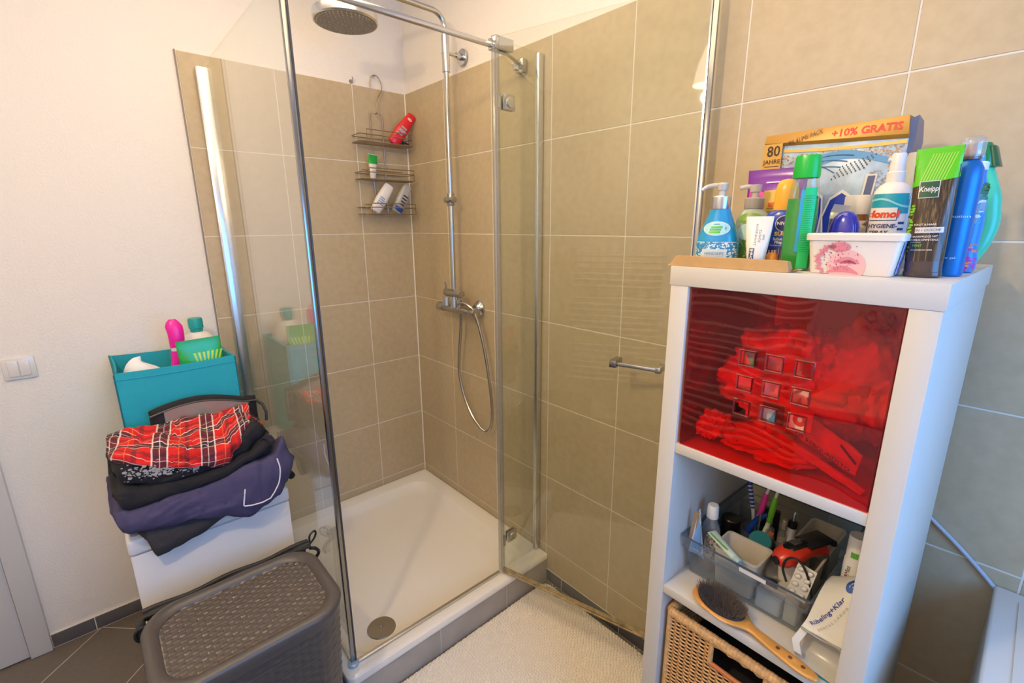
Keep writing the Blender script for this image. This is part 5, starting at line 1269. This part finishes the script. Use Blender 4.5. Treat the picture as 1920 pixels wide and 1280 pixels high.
# ------------------------------------------------------------------ second compartment: clear organiser and its contents
Z2 = SH[1][1]
M_clr = clear('grey clear plastic', (.86, .90, .93), .06, .04, body=(.40, .44, .48), bodyw=.10)
og = kthing('organiser_tray', 'clear grey plastic organiser full of toiletries in the second compartment', 'organiser', 0, 0, 0)
def prr(x0, x1, y0, y1, r, z): return rrect(x0, x1, y0, y1, r, z, 4)
zb2, zr = Z2+.0008, Z2+.101
R = [prr(.052, .272, .084, .372, .006, zb2), prr(.050, .276, .078, .374, .006, zb2+.006), prr(.047, .283, .064, .378, .005, zr-.030), prr(.044, .290, .056, .380, .005, zr-.028), prr(.042, .292, .051, .381, .005, zr),
     prr(.0445, .2895, .0535, .3785, .004, zr), prr(.0465, .2875, .0585, .3775, .004, zr-.027), prr(.0495, .2805, .0665, .3755, .004, zr-.031), prr(.0525, .2735, .0805, .3715, .004, zb2+.008), prr(.0545, .2695, .0865, .3695, .004, zb2+.0028)]
MB().rings(R).build('tray', M_clr, og, ang=30)
MB().rings([prr(.0405, .2935, .0495, .3825, .006, zr-.0012), prr(.0405, .2935, .0495, .3825, .006, zr+.0006), prr(.0450, .2890, .0540, .3780, .004, zr+.0006), prr(.0450, .2890, .0540, .3780, .004, zr-.0012), prr(.0405, .2935, .0495, .3825, .006, zr-.0012)], cap=False).build('rim', clear('rim plastic', (.50, .56, .62), .12, .05, body=(.16, .20, .25), bodyw=.45), og)
M_rimc = og.children[-1].data.materials[0]
MB().rings([prr(.0425, .2915, .0545, .3815, .006, zr-.0300), prr(.0425, .2915, .0545, .3815, .006, zr-.0282), prr(.0455, .2885, .0575, .3785, .004, zr-.0282), prr(.0455, .2885, .0575, .3785, .004, zr-.0300), prr(.0425, .2915, .0545, .3815, .006, zr-.0300)], cap=False).build('step', M_rimc, og)
MB().rings([prr(.0505, .2735, .0825, .3735, .006, zb2), prr(.0495, .2745, .0815, .3745, .006, zb2+.002), prr(.0525, .2715, .0845, .3715, .006, zb2+.002)], cap=False).build('foot_edge', M_rimc, og)
MB().add([(.166, .0508, zr-.003), (.216, .0508, zr-.003), (.216, .0518, zr-.0125), (.166, .0518, zr-.0125)], [(0, 1, 2, 3)]).build('paper_label', C('E8E2D8'), og, label='blank white paper label on the organiser front')
M_binw = P('cream plastic bin', s2l('DAD0BC'), .35)
def bin_(name, label, x0, x1, y0, y1, z0, z1, r, m=None, rz=0, fl=.006):
    t = kthing(name, label, 'container', 0, 0, 0); th = .0022
    R = [prr(x0+fl, x1-fl, y0+fl, y1-fl, r, z0), prr(x0, x1, y0, y1, r, z1-.003), prr(x0-.002, x1+.002, y0-.002, y1+.002, r, z1-.003), prr(x0-.002, x1+.002, y0-.002, y1+.002, r, z1),
         prr(x0+th, x1-th, y0+th, y1-th, r-.001, z1), prr(x0+fl+th, x1-fl-th, y0+fl+th, y1-fl-th, r-.001, z0+.003)]
    MB().rings(R).build('bin', m or M_binw, t, ang=40); return t
zf = zb2+.0032
bin_('small_bin', 'cream inner bin in the front left of the clear organiser', .096, .186, .086, .162, zf, zr-.012, .010)
bin_('small_bin', 'cream inner bin at the right holding the red trimmer', .206, .270, .125, .330, zf, zr+.002, .012)
# white paper under the front left
kobj('cotton_pack', 'white and blue film pack low in the front of the organiser', 'pack', MB().rings([prr(.188, .235, .088, .118, .006, zf+.0002+.035*k/6) for k in range(7)]), P('pale film', s2l('C9D2DA'), .3))
kobj('gauze_pack', 'folded white paper pack standing behind the organiser front beside the corner', 'pack', MB().rings([prr(.240, .264, .090, .116, .004, zf+.0002+.058*k/6) for k in range(7)]), P('paper pack', s2l('D8CEC0'), .5))
# leaflet
lf = kthing('leaflet', 'folded blue and white leaflet standing in the front left corner of the organiser', 'leaflet', 0, 0, 0)
mb = MB(); R = []
for k in range(11):
    a = k/10; z = zf+.050+(.965-zf-.050)*a; R.append([(.050+.012*a+.034*b-.022*a*b*1.2, .074+.004*math.sin(b*PI+a)+.0012*s_, z-.012*a*abs(b-.45)*2) for s_ in (0, 1) for b in ([0, .25, .5, .75, 1] if s_ == 0 else [1, .75, .5, .25, 0])])
mb.rings(R); mb.build('sheets', P('leaflet paper', s2l('DCE4EE'), .6), lf)
mb = MB(); mb.grid(lambda a, b: (.055+.022*b+.012*a-.016*a*b, .0728+.004*math.sin(b*PI+a)-.0004, zf+.062+.085*b*0+(.090)*a), 8, 3); dec(mb, 'blue_print', P('blue print', s2l('7FA9DC'), .5), lf)
MB().rings([[(.044+.008*a, .0765, zf+.055+.09*a), (.060+.006*a, .0772, zf+.055+.10*a), (.060+.006*a, .0780, zf+.055+.10*a), (.044+.008*a, .0773, zf+.055+.09*a)] for a in (0, .5, 1)]).build('back_cover', P('brown cover', s2l('9A8468'), .6), lf)
# mouthwash
secM = [(0, .0155, .0125, 2.3), (.003, .017, .0135, 2.3), (.070, .0175, .0140, 2.3), (.088, .0150, .0130, 2.2), (.100, .0092, .0092, 2), (.104, .0088, .0088, 2)]
t = kthing('mouthwash_bottle', 'small bottle of amber mouthwash with a white cap in the front left of the organiser', 'bottle', .073, .120, zf+.001, rz=-6); t.scale = (1.15, 1.15, 1.2)
MB().loft(secM).build('bottle', clear('clear bottle', (.86, .86, .84), .06, .04, body=(.6, .6, .58), bodyw=.25), t)
MB().loft([(.002, .0150, .0118, 2.3), (.052, .0162, .0128, 2.3)]).build('liquid', P('amber liquid', s2l('A8662A'), .2), t)
MB().lathe([(.0105, .104), (.0108, .105), (.0098, .127), (.0085, .129), (.001, .1292)], 28).build('cap', W_, t)
S = Surf(secM); dec(d_ell(S, .006, .052, .009, .026, off=.0008), 'label', C('C8B8A0'), t); dec(scatter(S, rg, 30, .0, .012, .034, .07, .0008, .002, off=.0012), 'print', C('5A7A8C'), t)
# flattened tube lying on the front bin
t = kthing('toothpaste_tube', 'squeezed green and white tube lying across the front left bin', 'tube', .121, .082, zr+.002, rz=-24, tilt=(0, 10))
secT = []
R = [[(-.040+.072*s_, .011*(1-.25*s_)*math.cos(a), (.0015+.006*s_)*math.sin(a)) for a in [2*PI*k/20 for k in range(20)]] for s_ in [k/12 for k in range(13)]]
MB().rings(R).build('tube', P('pale green tube', s2l('C6D8C4'), .3), t); MB().cyl((.032, 0, 0), (.045, 0, 0), .0085, n=18).build('cap', C('A9BFB6'), t)
MB().grid(lambda a, b: (-.036+.05*a, -.0085+.004*b, .0019+.0055*a*.9), 8, 2).build('stripe', C('6FAE3A'), t)
# dark jar
t = kthing('jar', 'black lidded jar at the left rear of the organiser', 'jar', .067, .235, zf, rz=0)
MB().lathe([(.019, 0), (.0205, .002), (.0205, .050), (.0215, .052), (.0215, .069), (.0195, .0715), (.002, .072)], 36).build('jar', P('black plastic', s2l('231F1E'), .3), t, bevel=.0005)
# glass behind
M_cup = clear('clear cup', (.88, .89, .88), .06, .03, body=(.6, .6, .6), bodyw=.08)
def cup(label, u, d, r0, r1, h, z=None):
    t = kthing('clear_cup', label, 'cup', u, d, z or zf)
    MB().lathe([(r0-.001, 0), (r0, .001), (r1, h), (r1-.0012, h), (r0-.0012, .003), (.001, .003)], 40, cap=False).build('cup', M_cup, t); return t
cup('small clear glass at the back behind the black jar', .080, .300, .020, .023, .085)
cup('clear cup holding the toothbrushes behind the front left bin', .118, .232, .022, .026, .068)
cup('clear cup holding the amber vials and pens in the middle of the organiser', .172, .245, .025, .031, .075)
# teal disc
t = kthing('round_tin', 'flat teal round tin tilted in the middle of the organiser', 'tin', .150, .190, zf+.074, tilt=(30, 8))
MB().lathe([(.0215, -.006), (.0225, -.005), (.0225, .004), (.0210, .006), (.001, .0065)], 40).build('tin', P('teal plastic', s2l('2E7F88'), .35), t)
# toothbrushes
def brushT(label, p0, p1, cols, grip, fat=.0048):
    t = kthing('toothbrush', label, 'toothbrush', 0, 0, 0, group='toothbrushes in the clear cup')
    p0, p1 = Vector(p0), Vector(p1); q = lambda s, o=0: tuple(p0.lerp(p1, s)+Vector((.004*math.sin(s*6+o), 0, 0)))
    n = 28
    MB().tube([q(k/n) for k in range(n+1)], lambda s: .0032 if s < .1 else fat*.8 if s < .45 else .0030 if s < .8 else .0022, 12).build('handle', cols[0], t)
    MB().tube([q(grip[0]+(grip[1]-grip[0])*k/14) for k in range(15)], lambda s: fat*(.55+.5*math.sin(PI*s)**.5), 14).build('grip', cols[1], t)
    if len(cols) > 2:
        mb = MB()
        for k in range(6):
            s0 = grip[0]+.05+(grip[1]-grip[0]-.1)*k/6; mb.tube([q(s0), q(s0+.007), q(s0+.014)], fat*1.06, 14)
        for k in range(0): pass
        mb.build('grip_bands', cols[2], t)
    h = [q(.86), q(.93), q(1)]
    MB().tube(h, .0048, 10).build('head', cols[0], t)
    mb = MB()
    d_ = (p1-p0).normalized(); nrm = Vector((0, -1, .2)).normalized()
    for k in range(8):
        for j in (-1, 0, 1):
            c = Vector(q(.87+.12*k/7))+Vector((j*.003, 0, 0)); mb.cyl(tuple(c+nrm*.004), tuple(c+nrm*.013), .0013, n=6)
    o = mb.build('bristles', W_, t); tag(o, kind='stuff'); return t
brushT('blue and white ribbed toothbrush standing upright at the left of the cup', (.119, .232, zf+.040), (.080, .262, zf+.235), (W_, C('1F3FA0'), W_), (.34, .70))
brushT('pink and white toothbrush leaning right in the cup', (.106, .230, zf+.040), (.160, .222, zf+.238), (W_, C('E83A94')), (.34, .66), .0060)
brushT('bright green toothbrush leaning right at the edge of the cup', (.132, .228, zf+.040), (.174, .226, zf+.236), (C('DDE8C8'), C('72C42A')), (.30, .66), .0060)
kobj('razor', 'dark blue razor grip in the toothbrush cup', 'razor', MB().tube(crom([(.106, .222, zf+.035), (.116, .220, zf+.075), (.130, .222, zf+.105), (.146, .226, zf+.122)], 6), lambda s: .0085-.0035*s, 12), P('dark blue rubber', s2l('163A8C'), .35))
kobj('tweezers', 'thin steel tweezers standing in the toothbrush cup', 'tweezers', MB().cyl((.132, .212, zf+.05), (.138, .208, zf+.128), .0022, n=8), M_alu)
kobj('black_case', 'black flat case standing behind the toothbrushes', 'case', MB().rings([prr(.118, .158, .262, .272, .003, z) for z in (zf, zf+.06, zf+.115)]), P('black case', s2l('1A1A1E'), .4))
# vials
def vial(label, u, d, h, r, col, z=0, tilt=(0, 0)):
    t = kthing('vial', label, 'vial', u, d, zf+z, tilt=tilt)
    MB().lathe([(r-.001, 0), (r, .001), (r, h*.72), (r*.45, h*.80), (r*.45, h*.86)], 24).build('glass', clear('vial glass', (.9, .88, .85), .07, .03, body=(.7, .6, .5), bodyw=.15), t)
    MB().lathe([(r-.0018, .002), (r-.0016, h*.62)], 20).build('liquid', P('amber fill', s2l(col), .2), t)
    MB().lathe([(r*.62, h*.84), (r*.62, h), (r*.5, h*1.02)], 20).build('cap', P('vial cap', s2l('B9A58C'), .25, metal=.4), t); return t
vial('amber vial at the left of the middle cup', .158, .232, .112, .0105, 'F08A1E', .006, (0, -5)); vial('amber vial at the back of the middle cup', .184, .256, .110, .0105, 'D97A1E', .006, (0, 6)); 
vial('clear vial with a grey tube at the front of the middle cup', .176, .224, .120, .0090, '8C8078', .006, (0, 3))
t = kthing('electric_pen', 'white pen shaped device with a black collar leaning in the middle cup', 'device', .186, .238, zf+.012, tilt=(0, 4))
MB().lathe([(.004, 0), (.0065, .03), (.0085, .07), (.0085, .098)], 24).build('body', W_, t); MB().lathe([(.009, .098), (.009, .112), (.005, .115)], 24).build('collar', K_, t); MB().lathe([(.0045, .115), (.0045, .130), (.003, .136)], 20).build('tip', M_alu, t)
# trimmer
t = kthing('hair_trimmer', 'red and black hair trimmer lying on the right inner bin', 'hair trimmer', .240, .150, zr+.024, rz=62, tilt=(-8, -8)); t.scale = (1.12, 1.12, 1.12)
def trf(pr, lift=0): return [[(x, y+w_*math.cos(a), z+h*math.sin(a)) for a in [2*PI*k/28 for k in range(28)]] for x, y, z, w_, h in pr]
MB().rings(trf([(-.052, 0, -.002, .004, .004), (-.050, 0, -.001, .012, .010), (-.042, 0, 0, .018, .0155), (-.028, 0, .001, .0205, .018), (-.008, .001, .002, .0190, .0165), (.012, .003, .000, .0150, .0140), (.030, .004, -.004, .0135, .0130), (.044, .003, -.007, .0140, .0130), (.050, .002, -.008, .008, .008)])).build('body', P('red plastic', s2l('DB3A22'), .3), t)
MB().rings(trf([(-.034, .0, .0135, .006, .004), (-.026, 0, .0155, .0125, .0055), (-.004, .001, .0160, .0125, .0050), (.010, .002, .0140, .0095, .0050), (.012, .002, .0135, .004, .002)])).build('button_panel', P('glossy black', s2l('151416'), .15, coat=.5), t)
MB().box(.004, .052, -.017, .021, .010, .0165).box(.048, .056, -.019, .023, .004, .014).build('comb', P('black comb', s2l('201E20'), .3), t, bevel=.002)
MB().box(-.018, -.002, -.006, .008, .0195, .0225).build('switch', P('grey switch', s2l('4A4644'), .35), t, bevel=.001)
MB().cyl((-.0535, 0, -.001), (-.0495, 0, -.001), .0075, n=20).build('socket', P('socket black', s2l('0C0C0C'), .5), t)
kobj('bottle_cap', 'clear dome cap with dark contents standing in the right inner bin', 'cap', MB().lathe([(.016, zf+.05), (.0165, zf+.052), (.0155, zf+.095), (.013, zf+.106), (.008, zf+.111), (.001, zf+.1115)], 32, (.258, .150+.055)), clear('smoked cap', (.55, .53, .5), .08, .05, body=(.3, .28, .26), bodyw=.35))
# clear plastic case
t = kthing('clear_case', 'small clear plastic case tilted in front of the trimmer bin', 'case', .200, .145, zf+.045, rz=30, tilt=(25, 15))
M_case = clear('clear case', (.85, .85, .84), .12, .04, body=(.6, .6, .58), bodyw=.10)
MB().rings([prr(-.019, .019, -.015, .015, .004, -.016), prr(-.021, .021, -.017, .017, .004, .002), prr(-.021, .021, -.017, .017, .004, .014)]).build('case', M_case, t)
MB().rings([prr(-.0225, .0225, -.0185, .0185, .004, .013), prr(-.0225, .0225, -.0185, .0185, .004, .020)]).build('case_lid', M_case, t)
# blister pack
t = kthing('blister_pack', 'silver white blister pack standing in the front right of the organiser', 'blister pack', .2590, .0800, zr-.028, rz=-6, tilt=(-22, 4))
M_foil = P('white foil', s2l('D9D5CC'), .25, metal=.25)
MB().box(-.0165, .0165, 0, .0006, .0, .062).build('foil', M_foil, t)
mb = MB()
for i in range(2):
    for j in range(4):
        cx, cz = -.008+.016*i, .009+.0148*j
        mb.rings([[(cx+.0062*f_*math.cos(a), -y, cz+.0050*f_*math.sin(a)+.001*math.cos(a)) for a in [2*PI*k/16 for k in range(16)]] for f_, y in ((1, .0), (.95, .003), (.7, .0048), (.2, .0054))])
mb.build('blisters', M_foil, t)
# cable loops
kobj('charging_cable', 'thin black cable looped beside the blister pack', 'cable', MB().tube(crom([(.276, .092, zf+.02), (.283, .090, zf+.06), (.276, .092, zf+.098), (.262, .094, zf+.128), (.246, .094, zf+.138), (.232, .094, zf+.128), (.228, .094, zf+.106), (.238, .090, zf+.085)], 8), .0022, 8), P('black cable', (.012,)*3, .4))
# black bits on the tray floor
kobj('dark_pouch', 'dark soft pouch on the floor of the organiser', 'pouch', MB().rings([prr(.184, .200, .122, .230, .006, zf+.0002+z) for z in (0, .012, .02)]), M_bagd)
# right of the organiser: white bottle and folded lab pouch
secB = [(0, .0150, .0150, 2), (.003, .0165, .0165, 2), (.165, .0165, .0165, 2), (.172, .015, .015, 2), (.215, .0145, .0145, 2)]
t = kthing('care_bottle', 'slim white bottle with black lettering standing right of the organiser', 'bottle', .3260, .135, Z2+.0005)
MB().loft(secB).build('bottle', W_, t); S = Surf(secB)
mb = d_text(S, 'Mea', -.005, .150, .011, rot=PI/2, bold=.02); d_text(S, '70', .002, .125, .013, rot=0, bold=.02, mb=mb); dec(mb, 'lettering', K_, t)
dec(d_rect(S, -.005, .006, .176, .187), 'badge', C('5FAE3A'), t); dec(d_rect(S, -.009, -.004, .105, .140), 'red_print', C('C83A34'), t)
# dental lab pouch, folded over
t = kthing('zip_pouch', 'white lab pouch with blue lettering folded over beside the organiser', 'pouch', 0, 0, 0)
M_pch = P('white pouch film', s2l('D6D3C6'), .35)
prof = [(.120, .160), (.100, .170), (.078, .163), (.060, .143), (.048, .118), (.038, .094), (.031, .077), (.026, .066)]
def pouchpt(a, b, off=0):
    """a along the profile from top back to the fold in front, b across"""
    k = a*(len(prof)-1); i = min(int(k), len(prof)-2); f_ = k-i; y, z = [prof[i][j]+(prof[i+1][j]-prof[i][j])*f_ for j in (0, 1)]
    dy, dz = prof[i+1][0]-prof[i][0], prof[i+1][1]-prof[i][1]; l = math.hypot(dy, dz); ny, nz = dz/l, -dy/l
    u = (.306-.018*a)+(.044+.018*a)*b; z = z-.036*(1-b)*(1-a)
    return (u, y+ny*off-.003*math.sin(b*PI), Z2+z+nz*off)
mb = MB(); R = []
for i in range(25):
    a = i/24; R.append([pouchpt(a, b/8) for b in range(9)]+[pouchpt(a, b/8, -.010*math.sin(PI*min(1, a+.1))-.002) for b in range(8, -1, -1)])
mb.rings(R); mb.build('pouch_top', M_pch, t, ang=60)
R = []
pr2 = [(.022, .066), (.034, .062), (.046, .050), (.050, .034), (.044, .018), (.030, .008), (.012, .004)]
for b in range(9):
    bb = b/8; u = .291+.059*bb
    R.append([(u, y-.004*bb, Z2+.001+z+.003*math.sin(bb*3)) for y, z in pr2]+[(u, y+.003, Z2+.0008+max(0, z-.0025)+.003*math.sin(bb*3)) for y, z in reversed(pr2)])
MB().rings(R).build('pouch_fold', P('grey clear film', s2l('B4B1A6'), .25), t, ang=60)
MB().tube([(.289+.059*k/8, .0245-.003*math.sin(k/8*PI), Z2+.066) for k in range(9)], .0022, 6).build('zip_strip', P('zip strip', s2l('9C9C94'), .35), t)
mb = MB(); R = []
for b in (0, .5, 1): R.append([(.284+.012*b+.004*math.sin(z*120), y, Z2+.0008+z) for y, z in ((.052, .062), (.030, .058), (.016, .040), (.014, .020), (.024, .006), (.026, .006), (.017, .020), (.019, .040), (.032, .056), (.052, .059))])
mb.rings(R); mb.build('open_edge', M_pch, t)
def ptext(s, a0, b0, size, rot, m, nm, bold=0):
    v, f = text2d(s, size, bold); c, si = math.cos(rot), math.sin(rot); L_a = .128; mb = MB(); pts = []
    for x, y in v:
        X_, Y_ = x*c-y*si, x*si+y*c; pts.append(pouchpt(min(.995, max(0, a0-Y_/L_a)), b0+X_/.055, .0010))
    mb.add(pts, f); dec(mb, nm, m, t)
ptext('Rübeling+Klar', .62, .42, .0100, 1.02, C('23308C'), 'lettering', .015)
ptext('D E N T A L  L A B O R', .68, .62, .0052, 1.02, C('9A9690'), 'small_lettering')
mb = MB(); K = 24
mb.rings([[pouchpt(.30-.075*r*math.sin(2*PI*k/K), .80+.20*r*math.cos(2*PI*k/K)*.9, .0010) for k in range(K)] for r in (.02, .5, 1)], cap=False); dec(mb, 'logo_disc', C('2A52A0'), t)
ptext('CK', .30, .80, .0085, .5, W_, 'logo_letters', .02)
kobj('blue_card', 'small turquoise and white card on the shelf below the white pouch', 'card', MB().box(.327, .3515, .012, .030, Z2+.0004, Z2+.0012), C('3FB0BC'))

# ------------------------------------------------------------------ white appliance in the lower right, cable on the wall
wm = thing('washing_machine', 'top of a low white appliance in the lower right corner beside the shelf unit', 'washing machine', (0, 0, 0))
WX, WZ = 2.302, .812
MB().box(WX, 2.90, -.600, -.004, .012, WZ-.028).build('body', M_whitegloss, wm, bevel=.008)
MB().box(WX-.002, 2.902, -.606, -.003, WZ-.026, WZ).build('worktop', M_whitegloss, wm, bevel=.006, seg=3)
MB().box(WX+.034, 2.87, -.570, -.040, WZ, WZ+.0025).build('top_inset', M_whitegloss, wm, bevel=.001)
MB().lathe([(.17, 0), (.17, -.012), (.135, -.016), (.13, -.008), (.001, -.03)], 48, M=rotM(PI/2, 0, 0, (2.60, -.600, .42))).build('front_door', M_alu, wm)
cbw = thing('power_cable', 'thin pale grey cable running down the tiled wall behind the shelf unit', 'cable', (0, 0, 0))
MB().tube(crom([(2.02, -.006, 1.02), (2.10, -.006, .975), (2.19, -.0062, .905), (2.25, -.0062, .855), (2.305, -.0062, .800), (2.33, -.0062, .76)], 8), .0042, 10).build('cable', P('pale grey cable', s2l('B9BCC4'), .4), cbw)

# ------------------------------------------------------------------ bottles in the shower caddy
def cadd(name, label, x, y, z, rz, sec, m, cat='bottle', tilt=(0, 0), part='body', sc_=1.3):
    t = thing(name, label, cat, (x, y, z), 0, rot=(math.radians(tilt[0]), math.radians(tilt[1]), math.radians(rz))); t.scale = (sc_,)*3
    MB().loft(sec, 32).build(part, m, t, ang=50); return t, Surf(sec)
# local -y faces into the room (+x), so rz = 90
t, S = cadd('shampoo_bottle', 'red bottle leaning in the top basket of the wire caddy', .060, -.115, 1.932, 78, [(0, .018, .010, 2.6), (.006, .022, .0125, 2.6), (.06, .024, .013, 2.4), (.095, .020, .012, 2.3), (.118, .017, .011, 2.6), (.128, .0165, .0105, 2.8), (.131, .012, .008, 2.6)], P('red plastic bottle', s2l('E0202A'), .25), tilt=(0, 38))
dec(d_ell(S, .0, .108, .009, .0042), 'oval_label', C('E9D9DA'), t); dec(d_rect(S, -.006, .006, .1075, .1088, off=.0009, nz=1), 'print_line', C('C8202A'), t)
mb = d_rect(S, -.012, .014, .050, .062); d_rect(S, -.010, .012, .066, .073, mb=mb); d_rect(S, -.014, .010, .040, .046, mb=mb); dec(mb, 'label_blocks', C('A9A3AC'), t)
t, S = cadd('razor', 'small dark blue razor lying right of the red bottle in the top basket', .055, -.062, 1.934, 90, [(0, .012, .006, 2.4), (.008, .016, .007, 2.4), (.014, .010, .006, 2.2)], P('navy plastic', s2l('1E2258'), .35), cat='razor', sc_=1.0)
MB().tube([(0, 0, .006), (.02, 0, .006), (.036, .0, .003)], .004, 8).build('handle', K_, t)
t, S = cadd('cream_tube', 'green and white tube standing cap down in the middle basket of the wire caddy', .058, -.230, 1.764, 86, [(0, .012, .012, 2), (.012, .013, .0125, 2), (.050, .0165, .009, 2.2), (.075, .019, .004, 2.4), (.096, .020, .001, 3)], P('white tube', s2l('E3DCD6'), .3), cat='tube', tilt=(0, 4), sc_=1.15)
mb = MB().grid(lambda a, b: S.at(-.0195+.039*a, .058+.036*b, .0007), 14, 5); dec(mb, 'green_band', C('0FA03A', .25), t); dec(scatter(S, rg, 26, -.012, .012, .022, .052, .0006, .0016), 'print', C('C08A90'), t)
t, S = cadd('lotion_bottle', 'white rounded bottle leaning in the left of the bottom caddy basket', .058, -.232, 1.615, 84, [(0, .015, .010, 2.6), (.005, .019, .013, 2.6), (.05, .0225, .014, 2.4), (.085, .0205, .013, 2.4), (.105, .019, .0125, 2.8), (.113, .0165, .011, 2.8)], M_wplastic, tilt=(0, 34))
mb = MB()
for k in range(4): d_rect(S, -.013, .013-.002*k, .030+.008*k, .0345+.008*k, off=.0007, mb=mb, nz=1)
dec(mb, 'blue_print', C('8FA0C0'), t)
t, S = cadd('shampoo_bottle', 'clear white bottle with blue print leaning in the right of the bottom caddy basket', .058, -.118, 1.612, 92, [(0, .016, .010, 2.6), (.005, .020, .013, 2.6), (.055, .0225, .014, 2.4), (.092, .0195, .013, 2.4), (.108, .0175, .0125, 2.8), (.113, .015, .011, 2.8)], clear('milky bottle', (.80, .80, .78), .05, .08, body=(.75, .74, .72), bodyw=.5), tilt=(0, 30))
dec(d_rect(S, -.020, .020, .004, .022), 'blue_base', C('1C4EA0'), t)
mb = MB()
for k in range(4): d_rect(S, -.008, .014, .030+.012*k, .036+.012*k, off=.0007, mb=mb, nz=1)
dec(mb, 'dark_print', C('3A3A55'), t)
